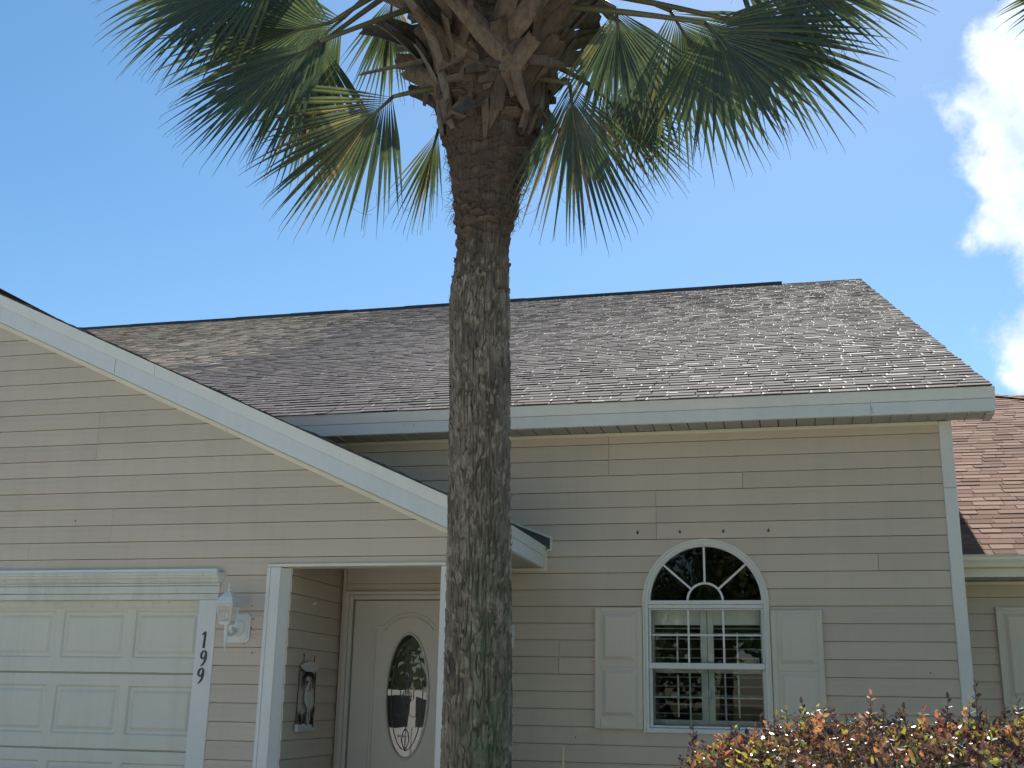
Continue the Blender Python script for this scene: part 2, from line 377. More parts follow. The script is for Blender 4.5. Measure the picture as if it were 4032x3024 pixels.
# ------------------------------------------------------------------ HOUSE
house = thing('house', 'beige sided house with grey shingle roof, garage gable and arched window behind the palm', 'house', (-3, 12, 0))
GY, MY = 7.5, 8.7
GE, GA = .1248, 1.709
ME, MA = .1253, 2.0855
def rake_top(x): return 4.594 - .453*(x+6.105)
def garage_wall():
    w = MB(); w.box(-10.8, -9.16, GY+.013, GY+.10, 0, 2.3); w.box(-3.96, -3.62, GY+.013, GY+.10, 0, 2.41); w.box(-2.27, -2.16, GY+.013, GY+.10, 0, 2.41)
    w.add([(-10.8, GY+.013, 2.42), (-2.16, GY+.013, 2.42), (-2.16, GY+.013, 2.6), (-6.5, GY+.013, 4.5), (-10.8, GY+.013, 2.6)], [(0, 1, 2, 3, 4)])
    wall = w.build('garage_wall', 'siding', house)
    seams = {14: [-5.098], 13: [-5.098], 12: [-5.09], 8: [-4.894], 7: [-4.894], 10: [-8.2], 9: [-7.4], 2: [-5.57], 6: [-5.57]}
    xr = lambda z: min(-2.15, -6.105+(4.594-.245-z)/.453)
    xl = lambda z: -13.0 - min(-2.15, -6.105+(4.594-.245-z)/.453)
    k = -13
    while GA+k*GE < 4.5:
        z0 = GA+k*GE; z1 = z0+GE
        segs = []
        if z1 <= 2.40: segs = [(xl, -9.15, None), (-3.975, -3.605, None), (-2.285, -2.15, None)]
        elif z0 < 2.40: segs = [(xl, -3.605, None), (-3.605, -2.285, 2.41), (-2.285, -2.15, None)]
        else:
            cuts = seams.get(k, [])
            pts = [xl] + cuts + [xr]
            segs = [(a, b, None) for a, b in zip(pts, pts[1:])]
        if z0 < 2.36 and z1 > 2.40: pass
        for i, (a, b, zm) in enumerate(segs):
            if not callable(a) and i > 0 and z0 > 2.4: aa = a+.003; j = .0012
            else: aa = a; j = 0
            plank(wall, 'siding', GE, z0, aa, b, GY, zmin=zm, jit=j + rnd.uniform(-.0006, .0006))
        k += 1
    return wall
garage_wall()

# window geometry on the main wall
WX, WZ, WR = -.647, 2.248, .462
def main_wall():
    w = MB(); w.box(-4.9, WX-WR-.3, MY+.013, MY+.10, 0, 3.56); w.box(WX+WR+.3, 1.16, MY+.013, MY+.10, 0, 3.56); w.box(WX-WR-.3, WX+WR+.3, MY+.013, MY+.10, 0, 1.29); w.box(WX-WR-.3, WX+WR+.3, MY+.013, MY+.10, 2.74, 3.56)
    wall = w.build('main_wall', 'siding', house)
    hw = lambda z: WR-.02 if z < WZ else math.sqrt(max(0, (WR-.02)**2-(z-WZ)**2))
    seams = {11: [-1.364], 10: [-1.364], 9: [-1.364], 7: [-1.0], 6: [-1.0], 5: [-1.0], 8: [-.342], 3: [.6], -2: [-1.75], -3: [-1.75]}
    k = -16
    while MA+k*ME < 3.55:
        z0 = MA+k*ME; z1 = z0+ME; xa, xb = -4.6 if z0 > 2.5 else -2.45, 1.095
        zm = min(z1, 3.553)
        if z1 <= 1.31 or z0 >= WZ+WR-.03:
            pts = [xa] + seams.get(k, []) + [xb]
            for i, (a, b) in enumerate(zip(pts, pts[1:])):
                plank(wall, 'siding', ME, z0, a+(.003 if i else 0), b, MY, zmax=3.553 if z1 > 3.553 else None, jit=(.0016 if i else 0)+rnd.uniform(-.0006, .0006))
        elif z0 < 1.31:
            plank(wall, 'siding', ME, z0, xa, WX-WR+.01, MY); plank(wall, 'siding', ME, z0, WX+WR-.01, xb, MY)
            plank(wall, 'siding', ME, z0, WX-WR+.01, WX+WR-.01, MY, zmax=1.31)
        else:
            ex = 6 if z1 > WZ else 0
            pts = [xa] + [s for s in seams.get(k, []) if s < WX-WR-.05]
            for a, b in zip(pts, pts[1:]): plank(wall, 'siding', ME, z0, a, b, MY)
            plank(wall, 'siding', ME, z0, pts[-1]+(.003 if len(pts) > 1 else 0), lambda z: WX-hw(z), MY, extra=ex, jit=.0016 if len(pts) > 1 else 0)
            q = [s for s in seams.get(k, []) if s > WX+WR]
            plank(wall, 'siding', ME, z0, lambda z: WX+hw(z), q[0] if q else xb, MY, extra=ex)
            if q: plank(wall, 'siding', ME, z0, q[0]+.003, xb, MY, jit=.0016)
        k += 1
    return wall
mwall = main_wall()

def trims():
    # corner boards, two lengths
    for z0, z1 in ((.1, 3.055), (3.057, 3.553)):
        m = MB(); m.bbox(1.088, 1.178, MY-.028, MY+.10, z0, z1, .004); m.build('corner_board', 'white', house)
    # frieze under the soffit
    m = MB(); m.bbox(-4.8, 1.086, MY-.022, MY+.01, 3.528, 3.556, .003); m.build('frieze_board', 'cream', house)
    # fascia: lower board + upper drip band, split at the visible joints
    FY = 8.45
    cuts = [-5.2, -2.56, .605, 1.452]
    for a, b in zip(cuts, cuts[1:]):
        m = MB(); m.bbox(a, b-.002, FY, FY+.02, 3.562, 3.655, .002); m.build('fascia_board', 'fascia', house)
    m = MB(); m.add([(-5.2, FY-.004, 3.657), (1.458, FY-.004, 3.657), (1.458, FY-.022, 3.738), (-5.2, FY-.022, 3.738), (-5.2, FY+.03, 3.657), (1.458, FY+.03, 3.657), (1.458, FY+.03, 3.738), (-5.2, FY+.03, 3.738)],
                    [(0, 1, 2, 3), (4, 7, 6, 5), (0, 4, 5, 1), (3, 2, 6, 7), (1, 5, 6, 2), (0, 3, 7, 4)]); m.build('drip_edge', 'fascia', house)
    # boxed soffit of single vented panels
    x = -5.15
    while x < 1.40:
        w = .134; m = MB()
        m.box(x+.004, x+w-.010, FY+.022, MY-.0, 3.5600, 3.566); m.box(x+w-.010, x+w-.004, FY+.022, MY, 3.5505, 3.566)
        for j in range(5): m.box(x+.018+j*.02, x+.024+j*.02, FY+.05, MY-.04, 3.557, 3.5595)
        m.build('soffit_panel', 'soffit', house); x += w
    m = MB(); m.box(1.395, 1.448, FY+.022, MY-.0, 3.545, 3.60); m.build('soffit_return', 'soffit', house)
    # rake board on the right gable running up with the roof
    sl = .4416
    m = MB(); m.prism([(FY+.022, 3.567), (FY+.022, 3.733), (20.46, 3.735+sl*12.01), (20.46, 3.57+sl*12.01)], lambda u, v, w: (w, u, v), 1.425, 1.45); m.build('rake_board', 'fascia', house)
trims()

SL = .4416; CS = 1/math.sqrt(1+SL*SL); SN = SL*CS
def roof_pt(y0, z0, x, s, h): return (x, y0+s*CS-h*SN, z0+s*SN+h*CS)
def main_roof():
    Y0, Z0 = 8.43, 3.742
    Smax = 12.03/CS
    r = MB()
    # roof body: two slopes with thickness, ridge at y=20.46
    ry, rz = 20.46, Z0+SL*12.03
    r.prism([(Y0+.02, Z0-.002), (ry, rz-.004), (2*ry-Y0, Z0-.002), (2*ry-Y0, Z0-.12), (ry, rz-.14), (Y0+.12, Z0-.10)], lambda u, v, w: (w, u, v), -16.5, 1.446)
    roof = r.build('roof', 'shingle', house)
    stuff = {'shingle': MB(), 'shingle_tan': MB()}
    E = .1435; n = int(Smax/E); cnt = 0
    R = random.Random(11); singles = []
    for i in range(n):
        s0 = i*E - .012; y = Y0+s0*CS
        xl = -5.0 - (y-8.45)*(10.9/12.0); x = 1.452
        x -= R.uniform(-.004, .02)
        wav = lambda q: .004*math.sin(q*2.1+i)+.003*math.sin(q*5.3+i*2.2)
        while x > xl:
            w = R.choice([.09, .12, .15, .18, .22, .26])*R.uniform(.85, 1.15)
            x0 = max(x-w, xl-.1); t = R.choice([.006, .0075, .009, .011])
            dz = R.uniform(-.003, .003)
            a = s0+dz+wav(x0); b = s0+dz+wav(x)
            base = .001 + R.uniform(0, .0015); up = .165
            k = R.uniform(-.007, .007); k2 = R.uniform(-.007, .007)
            tan = (x0 + R.uniform(-.7, .7) + .10*(y-14)) < -7.3
            key = 'shingle_tan' if tan else 'shingle'
            tint = R.random()
            g = .0015
            lip = R.uniform(.008, .018); dl, dr_ = R.uniform(.0003, .0015), R.uniform(.0, .0012); ch = R.uniform(.006, .020)
            vs = [roof_pt(Y0, Z0, x0+g, a, base), roof_pt(Y0, Z0, x-g, b, base), roof_pt(Y0, Z0, x-g-.002, b, base+t-dr_), roof_pt(Y0, Z0, x0+g+.002, a, base+t-dl),
                  roof_pt(Y0, Z0, x0+g+k, a+up, .0015), roof_pt(Y0, Z0, x-g+k2, b+up, .0015), roof_pt(Y0, Z0, x-g-.002, b+lip, base+t), roof_pt(Y0, Z0, x0+g+ch, a+lip*1.4, base+t)]
            fs = [(0, 1, 2, 3), (3, 2, 6, 7), (7, 6, 5, 4), (0, 3, 7, 4), (1, 5, 6, 2)]
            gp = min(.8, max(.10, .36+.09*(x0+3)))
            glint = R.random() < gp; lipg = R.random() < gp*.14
            def ab(m_):
                m_.add(vs, fs); c0 = m_.cur
                if glint:       # sun glint painted as a pale stroke up the tab's side edge
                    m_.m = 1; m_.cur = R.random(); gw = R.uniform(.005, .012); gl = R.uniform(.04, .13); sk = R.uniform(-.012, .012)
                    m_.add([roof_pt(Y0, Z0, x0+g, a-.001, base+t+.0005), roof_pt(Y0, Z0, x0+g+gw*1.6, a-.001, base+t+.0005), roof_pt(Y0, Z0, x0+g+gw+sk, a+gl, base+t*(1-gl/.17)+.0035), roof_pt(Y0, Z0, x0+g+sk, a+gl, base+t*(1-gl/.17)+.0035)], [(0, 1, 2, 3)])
                if lipg:  # shorter glint painted along the tab's lower lip
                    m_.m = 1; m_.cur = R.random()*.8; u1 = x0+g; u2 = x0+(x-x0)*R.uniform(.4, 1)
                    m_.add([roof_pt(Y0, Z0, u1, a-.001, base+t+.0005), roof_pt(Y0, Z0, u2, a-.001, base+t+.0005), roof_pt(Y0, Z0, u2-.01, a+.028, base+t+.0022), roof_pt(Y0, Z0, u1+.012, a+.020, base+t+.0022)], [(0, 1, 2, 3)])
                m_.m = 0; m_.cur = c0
            tan = (x0 + R.uniform(-.7, .7) + .10*(y-14)) < -7.3
            key = 'shingle_tan' if tan else 'shingle'
            if i < 12 and len(singles) < 300 and x0 > -4.3 and not tan:
                m = MB(); m.cur = tint; ab(m); singles.append(m)
            else:
                st = stuff[key]; st.cur = tint; ab(st)
            x = x0
    for m in singles: m.build('shingle', ['shingle', 'shingle_glint'], roof, tint=True)
    stuff['shingle'].build('upper_shingles', ['shingle', 'shingle_glint'], roof, tint=True, kind='stuff')
    stuff['shingle_tan'].build('tan_shingles', ['shingle_tan', 'shingle_tan'], roof, tint=True, kind='stuff', label='tan and green blended shingles on the far left of the roof')
    # ridge vent in sections with small sag, stops short of the gable end
    x = -15.8
    while x < .0:
        w = 1.22; m = MB(); z = rz+R.uniform(-.006, .012); x1 = min(x+w, .05)
        m.prism([(ry-.16, z-.07), (ry-.17, z-.012), (ry, z+.040), (ry+.17, z-.012), (ry+.16, z-.07)], lambda u, v, w_: (w_, u, v), x, x1-.004)
        m.build('ridge_vent', 'ridge', roof); x = x1
    x = .055
    while x < 1.44:
        m = MB(); m.prism([(ry-.14, rz-.052), (ry-.14, rz-.043), (ry, rz+.012), (ry+.14, rz-.043), (ry+.14, rz-.052)], lambda u, v, w_: (w_, u, v), x, min(x+.15, 1.455)); m.build('ridge_cap', 'shingle', roof, tint=True); x += .152
main_roof()

def house_shell():
    # gable end, rear wall and hidden side walls: one plain siding face each
    ry = 20.46
    m = MB(); m.prism([(MY+.1, 0), (MY+.1, 3.60), (ry, 3.57+SL*11.76), (2*ry-MY, 3.6), (2*ry-MY, 0)], lambda u, v, w: (w, u, v), 1.08, 1.172); m.build('gable_wall', 'siding_y', house)
    m = MB(); m.box(-16.3, 1.07, 2*ry-MY-.15, 2*ry-MY, 0, 3.6); m.build('rear_wall', 'siding', house)
    m = MB(); m.prism([(MY+.1, 0), (MY+.1, 3.60), (ry, 3.57+SL*11.76), (2*ry-MY, 3.6), (2*ry-MY, 0)], lambda u, v, w: (w, u, v), -16.3, -16.2); m.build('left_gable_wall', 'siding_y', house)
    m = MB(); m.box(-16.3, -10.9, MY+.02, MY+.12, 0, 3.6); m.build('left_front_wall', 'siding', house)
    # the room behind the arched window
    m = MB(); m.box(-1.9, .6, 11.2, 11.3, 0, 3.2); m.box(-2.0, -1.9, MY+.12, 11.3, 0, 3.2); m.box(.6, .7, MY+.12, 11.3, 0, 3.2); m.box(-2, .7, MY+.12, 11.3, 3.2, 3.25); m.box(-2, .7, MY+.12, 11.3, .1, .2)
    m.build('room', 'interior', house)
house_shell()

def garage_roof():
    Yr = 7.43; px = -6.5; pz = rake_top(px)
    s = .453; c = 1/math.sqrt(1+s*s)
    # plane from the eave x=-1.869 to the peak, back to the main roof
    r = MB()
    prof = [(-1.880, rake_top(-1.880)-.005), (px, pz-.005), (2*px+1.880, rake_top(-1.88)-.005), (2*px+1.88, rake_top(-1.88)-.06), (px, pz-.08), (-1.88, rake_top(-1.88)-.06)]
    r.prism(prof, lambda u, v, w: (u, w, v), Yr+.02, MY-.03)
    # behind the main wall line the roof runs on only above the main roof plane
    r.prism([(-4.6, rake_top(-4.6)-.005), (px, pz-.005), (2*px+4.6, rake_top(-4.6)-.005), (px, pz-.3)], lambda u, v, w: (u, w, v), MY-.03, 12.5)
    roof = r.build('garage_roof', 'shingle', house)
    R = random.Random(3); st = MB(); singles = []
    for side in (1, -1):
        n = int((6.5-1.869)/c/.1435)
        for i in range(n+1):
            d0 = i*.1435-.02       # distance up the slope from the eave
            y = Yr-.012-R.uniform(0, .02)
            while y < MY-.06:
                w = R.choice([.12, .18, .25, .3]); y1 = min(y+w, MY-.05); t = R.choice([.008, .012, .017])
                def P(d, yy, h):
                    x = -1.869 - d*c; z = rake_top(x)+h*c; xx = x+h*s*c
                    return (xx if side == 1 else 2*px-xx, yy, z)
                vs = [P(d0, y, .0), P(d0, y1, .0), P(d0, y1, t), P(d0, y, t), P(d0+.16, y, .003), P(d0+.16, y1, .003), P(d0+.16, y, 0), P(d0+.16, y1, 0)]
                st.cur = R.random(); st.add(vs, [(0, 1, 2, 3), (3, 2, 5, 4), (0, 3, 4, 6), (1, 7, 5, 2)]); y = y1
    st.build('garage_shingles', 'shingle', roof, tint=True, kind='stuff')
    for i in range(30):
        m = MB(); x = px + 0; y = Yr-.01+i*.15
        m.prism([(px-.13, pz-.052), (px, pz+.018), (px+.13, pz-.052), (px, pz+.006)], lambda u, v, w: (u, w, v), y, y+.152); m.build('ridge_cap', 'shingle', roof, tint=True)
    # rake boards : upper drip band and lower board with a visible joint, cream frieze under
    def band(name, mat, xa, xb, z_hi, z_lo, y0, y1, side=1, y0b=None):
        m = MB(); f = lambda x: x if side == 1 else 2*px-x
        xa_, xb_ = (xa, xb)
        q = y0 if y0b is None else y0b
        vs = [(f(xa_), y0, rake_top(xa_)-z_hi), (f(xb_), y0, rake_top(xb_)-z_hi), (f(xb_), q, rake_top(xb_)-z_lo), (f(xa_), q, rake_top(xa_)-z_lo)]
        vs += [(a, y1, b) for a, _, b in vs]
        m.add(vs, [(0, 3, 2, 1), (4, 5, 6, 7), (0, 1, 5, 4), (2, 3, 7, 6), (1, 2, 6, 5), (0, 4, 7, 3)]); m.build(name, mat, house)
    for a, b in ((px, -4.634), (-4.631, -1.880)): band('rake_drip_edge', 'fascia', a, b, .004, .096, Yr-.022, Yr+.04, 1, Yr-.004)
    for a, b in ((px, -4.985), (-4.981, -1.872)): band('rake_fascia', 'fascia', a, b, .097, .222, Yr, Yr+.03)
    band('rake_drip_edge', 'fascia', px, -1.88, .004, .096, Yr-.022, Yr+.04, -1, Yr-.004)
    band('rake_fascia', 'fascia', px, -1.872, .097, .222, Yr, Yr+.03, -1)
    for a, b in ((px, -4.02), (-4.017, -2.1)):
        band('rake_frieze', 'cream', a, b, .228, .262, GY-.026, GY+.01)
    band('rake_frieze', 'cream', px, -2.1, .228, .262, GY-.026, GY+.01, -1)
    for a, b in ((px, -2.1),):
        band('rake_soffit', 'soffit', a, b, .218, .226, Yr+.03, GY, 1); band('rake_soffit', 'soffit', a, b, .218, .226, Yr+.03, GY, -1)
    # right eave: fascia in two tones running back to the main wall, soffit strips, J-trim on the main wall
    xe = -1.869
    m = MB(); m.box(xe-.03, xe, Yr, MY-.001, 2.505, 2.596); m.build('eave_fascia', 'fascia', house)
    m = MB(); m.add([(xe-.03, Yr, 2.5985), (xe+.003, Yr, 2.5985), (xe+.018, Yr, 2.668), (xe-.03, Yr, 2.668), (xe-.03, MY-.001, 2.5985), (xe+.003, MY-.001, 2.5985), (xe+.018, MY-.001, 2.668), (xe-.03, MY-.001, 2.668)],
                    [(0, 1, 2, 3), (7, 6, 5, 4), (1, 5, 6, 2), (0, 4, 5, 1), (3, 2, 6, 7), (0, 3, 7, 4)]); m.build('eave_drip_edge', 'fascia', house)
    y = Yr+.0
    while y < MY-.02:
        y1 = min(y+.0635, MY-.004); m = MB(); m.box(-2.16, xe-.031, y+.003, y1-.003, 2.507, 2.512); m.box(-2.16, xe-.031, y1-.003, y1, 2.5115, 2.514); m.build('eave_soffit_strip', 'soffit', house); y = y1
    t = MB(); t.box(-2.17, xe+.022, MY-.030, MY+.0, 2.482, 2.502); t.box(xe+.002, xe+.022, MY-.030, MY, 2.502, 2.634); t.box(xe+.022, xe+.062, MY-.030, MY, 2.634, 2.650); t.box(xe+.046, xe+.062, MY-.030, MY, 2.650, 2.726)
    t.prism([(xe+.062, 2.726), (xe+.062, 2.742), (-2.36, 2.742+.40*.553), (-2.36, 2.726+.40*.553)], lambda u, v, w: (u, w, v), MY-.030, MY); t.build('wall_channel', 'cream', house)
    d = MB(); d.prism([(xe+.022, 2.652), (xe+.045, 2.652), (xe+.045, 2.732), (-2.36, 2.732+.40*.537), (-2.36, 2.80)], lambda u, v, w: (u, w, v), MY-.022, MY-.012); d.build('step_flashing', 'flashing', house)
    # walls that carry the garage's right side and the porch
    w = MB(); w.box(-2.24, -2.16, GY+.11, MY-.02, 0, 2.50); sw = w.build('garage_side_wall', 'siding_y', house)
    k = -13
    while GA+k*GE < 2.45:
        plank(sw, 'siding_y', GE, GA+k*GE, GY+.01, MY-.02, -2.155, axis='y', zmax=2.50); k += 1
    w = MB(); w.box(-10.8, -10.7, GY+.1, MY+3, 0, 2.6); w.build('garage_left_wall', 'siding_y', house)
garage_roof()

def garage_door():
    Y = GY+.08
    gd = MB(); gd.box(-9.04, -4.10, Y+.03, Y+.06, .05, 2.20); g = gd.build('garage_door', 'garage', house)
    xs = [-4.408-.5936*i for i in range(8)]
    zs = [(2.180, 1.655), (1.648, 1.129), (1.123, .604), (.598, .06)]
    for zt, zb in zs:
        m = MB(); m.add([(-9.03, Y, zb+.004), (-4.10, Y, zb+.004), (-4.10, Y, zt-.003), (-9.03, Y, zt-.003), (-9.03, Y+.028, zb), (-4.10, Y+.028, zb), (-4.10, Y+.028, zt), (-9.03, Y+.028, zt)],
                        [(0, 1, 5, 4), (1, 2, 6, 5), (2, 3, 7, 6), (3, 0, 4, 7), (4, 5, 6, 7)])
        # front skin with a rectangular hole left for each pressed panel
        zc = (zt+zb)/2+.009; hz = .168; hx = .262
        edges = sorted([x for c in xs for x in (c-hx, c+hx)]); z0, z1 = zb+.004, zt-.003
        m.add([(-9.03, Y, z0), (-4.10, Y, z0), (-4.10, Y, zc-hz), (-9.03, Y, zc-hz)], [(0, 1, 2, 3)])
        m.add([(-9.03, Y, zc+hz), (-4.10, Y, zc+hz), (-4.10, Y, z1), (-9.03, Y, z1)], [(0, 1, 2, 3)])
        ed = [-9.03] + edges + [-4.10]
        for a, b in zip(ed[::2], ed[1::2]):
            m.add([(a, Y, zc-hz), (b, Y, zc-hz), (b, Y, zc+hz), (a, Y, zc+hz)], [(0, 1, 2, 3)])
        m.build('door_section', 'garage', g)
        for xc in xs:
            p = MB(); rings = [(0, 0), (.011, .013), (.030, .013), (.050, .002), (.056, .001)]
            vs = []; fs = []
            for d, dep in rings: vs += [(xc-hx+d, Y+dep, zc-hz+d), (xc+hx-d, Y+dep, zc-hz+d), (xc+hx-d, Y+dep, zc+hz-d), (xc-hx+d, Y+dep, zc+hz-d)]
            for i in range(len(rings)-1):
                for j in range(4): fs.append((4*i+j, 4*i+(j+1) % 4, 4*i+4+(j+1) % 4, 4*i+4+j))
            e = 4*(len(rings)-1); fs.append((e, e+1, e+2, e+3)); p.add(vs, fs); p.build('door_panel', 'garage', g)
    # head weatherstrip
    m = MB(); m.box(-9.05, -4.12, Y-.022, Y-.002, 2.115, 2.165); m.build('weatherstrip', 'crown', g)
    # jamb trim boards and moulded header
    def strip(name, mat, x0, x1, y0, z0, z1, b=.004): m = MB(); m.bbox(x0, x1, y0, GY+.085, z0, z1, b); return m.build(name, mat, house)
    tb = strip('jamb_trim', 'white', -4.118, -3.975, GY-.022, .05, 2.163)
    strip('jamb_trim', 'white', -9.19, -9.045, GY-.022, .05, 2.163)
    hx0, hx1 = -9.22, -3.966
    hd = strip('header_board', 'crown', hx0, hx1, GY-.030, 2.163, 2.205)
    def sub(name, x1, y0, z0, z1, b=.003, mat='crown'): m = MB(); m.bbox(hx0-(x1-hx1), x1, y0, GY+.01, z0, z1, b); m.build(name, mat, hd)
    sub('header_panel', hx1+.001, GY-.024, 2.208, 2.262); sub('header_bead', hx1+.003, GY-.034, 2.258+.006, 2.280)
    # crown: stepped cyma profile extruded
    prof = [(GY-.036, 2.282), (GY-.040, 2.290), (GY-.046, 2.294), (GY-.052, 2.306), (GY-.066, 2.318), (GY-.070, 2.330), (GY-.078, 2.334), (GY-.080, 2.352), (GY+.01, 2.352), (GY+.01, 2.282)]
    m = MB(); m.prism(prof, lambda u, v, w: (w - (0), u, v), hx0-.03, hx1+.0); m.build('crown_moulding', 'crown', hd)
    m = MB(); m.prism([(a-GY, b) for a, b in prof[:8]] + [(-.0, 2.352), (-.0, 2.282)], lambda u, v, w: (hx1+.001-u*w*.55, GY+.0+u*w if False else GY+u*(1-w)*1.0-.002*w, v), 0, 1); m.build('crown_return', 'crown', hd)
    m = MB(); m.box(hx0-.02, hx1-.008, GY-.066, GY+.01, 2.354, 2.378); m.build('cap_flashing', 'fascia', hd)
    return tb
jamb = garage_door()

def stroke(m, pts, ws, fn, d):
    # flat 2D stroke of varying width, given thickness d
    n = len(pts); L = []; R = []
    for i, (x, y) in enumerate(pts):
        a = pts[max(i-1, 0)]; b = pts[min(i+1, n-1)]; dx, dy = b[0]-a[0], b[1]-a[1]; l = math.hypot(dx, dy) or 1
        nx, ny = -dy/l*ws[i]/2, dx/l*ws[i]/2; L.append((x+nx, y+ny)); R.append((x-nx, y-ny))
    vs = [fn(x, y, d) for x, y in L] + [fn(x, y, d) for x, y in R] + [fn(x, y, 0) for x, y in L] + [fn(x, y, 0) for x, y in R]
    fs = []
    for i in range(n-1):
        fs += [(i, i+1, n+i+1, n+i), (2*n+i, 3*n+i, 3*n+i+1, 2*n+i+1), (i, 2*n+i, 2*n+i+1, i+1), (n+i, n+i+1, 3*n+i+1, 3*n+i)]
    fs += [(0, n, 3*n, 2*n), (n-1, 3*n-1, 4*n-1, 2*n-1)]
    m.add(vs, fs)
def digits():
    Y = GY-.022
    def one(cx, zb, h):
        m = MB(); fn = lambda x, y, d: (cx+x*h, Y-.001-d, zb+y*h)
        stroke(m, [(.065, .98), (.055, .6), (.03, .15), (.02, 0.0)], [.13, .12, .125, .14], fn, .006)
        stroke(m, [(-.13, .80), (-.06, .86), (.03, .95), (.10, 1.0)], [.05, .09, .10, .07], fn, .0065)
        stroke(m, [(-.06, .012), (.02, .02), (.10, .012)], [.03, .045, .03], fn, .0062)
        m.build('house_digit', 'navy', jamb, label='dark blue painted metal digit 1')
    def nine(cx, zb, h):
        m = MB(); fn = lambda x, y, d: (cx+x*h, Y-.001-d, zb+y*h)
        pts = []; ws = []
        for i in range(25):
            t = 2*math.pi*i/24; pts.append((.02+.165*math.cos(t)+.04*math.sin(t), .71+.245*math.sin(t))); ws.append(.075+.055*abs(math.cos(t)))
        stroke(m, pts, ws, fn, .006)
        stroke(m, [(.186, .74), (.19, .60), (.165, .42), (.10, .24), (.0, .09), (-.13, .0)], [.12, .13, .13, .115, .10, .05], fn, .0065)
        m.build('house_digit', 'navy', jamb, label='dark blue painted metal digit 9')
    one(-4.052, 1.829, .112); nine(-4.046, 1.706, .108); nine(-4.056, 1.588, .106)
digits()

# ------------------------------------------------------------------ porch
def porch():
    # posts: front faces with reveal, header strip
    def post(x0, x1):
        m = MB(); m.bbox(x0, x0+.028, GY-.03, GY+.09, .1, 2.388, .002); m.bbox(x0+.031, x1, GY-.034, GY+.14, .1, 2.388, .003); m.prism([(x1+.001, GY-.030), (x1+.0475, GY+.030), (x1+.0475, GY+.045), (x1+.001, GY+.045)], lambda u, v, q: (u, v, q), .1, 2.385); m.build('porch_post', 'white', house)
    post(-3.607, -3.500)
    m = MB(); m.bbox(-2.325, -2.278, GY-.03, GY+.10, .1, 2.388, .003); m.build('porch_post', 'white', house)
    m = MB(); m.bbox(-3.607, -2.278, GY-.036, GY+.10, 2.390, 2.412, .003); m.build('porch_header_trim', 'cream', house)
    m = MB(); m.box(-3.5, -2.24, GY+.101, 8.6, 2.56, 2.58); m.build('porch_ceiling', 'soffit', house)
    w = MB(); w.box(-3.499, -3.458, GY+.046, 8.60, 0, 2.389); w.box(-3.499, -3.458, GY+.101, 8.60, 2.389, 2.558); lw = w.build('porch_side_wall', 'siding_y', house)
    k = -13
    while 1.7157+k*.1244 < 2.53:
        plank(lw, 'siding_y', .1244, 1.7157+k*.1244, GY+.034, 8.50, -3.456, axis='y', zmax=2.55); k += 1
    m = MB(); m.box(-3.43, -3.405, 8.465, 8.495, .2, 2.555); m.build('inside_corner_post', 'siding', house)
    w = MB(); w.box(-3.43, -2.2, 8.515, 8.60, 2.32, 2.558); w.box(-2.40, -2.2, 8.515, 8.60, 0, 2.32); dw = w.build('door_wall', 'siding', house)
    for z0 in (2.245, 2.370, 2.4955):
        plank(dw, 'siding', .1253, z0, -3.404, -2.21, 8.50, zmin=2.316 if z0 < 2.3 else None, zmax=2.555 if z0 > 2.45 else None)
    # frame
    m = MB(); m.bbox(-3.404, -3.372, 8.455, 8.52, .2, 2.315, .004); m.bbox(-3.371, -3.342, 8.468, 8.53, .2, 2.285, .004)
    m.bbox(-2.385, -2.353, 8.455, 8.52, .2, 2.315, .004); m.bbox(-2.418, -2.386, 8.468, 8.53, .2, 2.285, .004)
    m.bbox(-3.371, -2.386, 8.4555, 8.52, 2.286, 2.3145, .004); m.bbox(-3.341, -2.419, 8.4685, 8.53, 2.250, 2.2845, .004); m.build('door_frame', 'door', house)
porch()

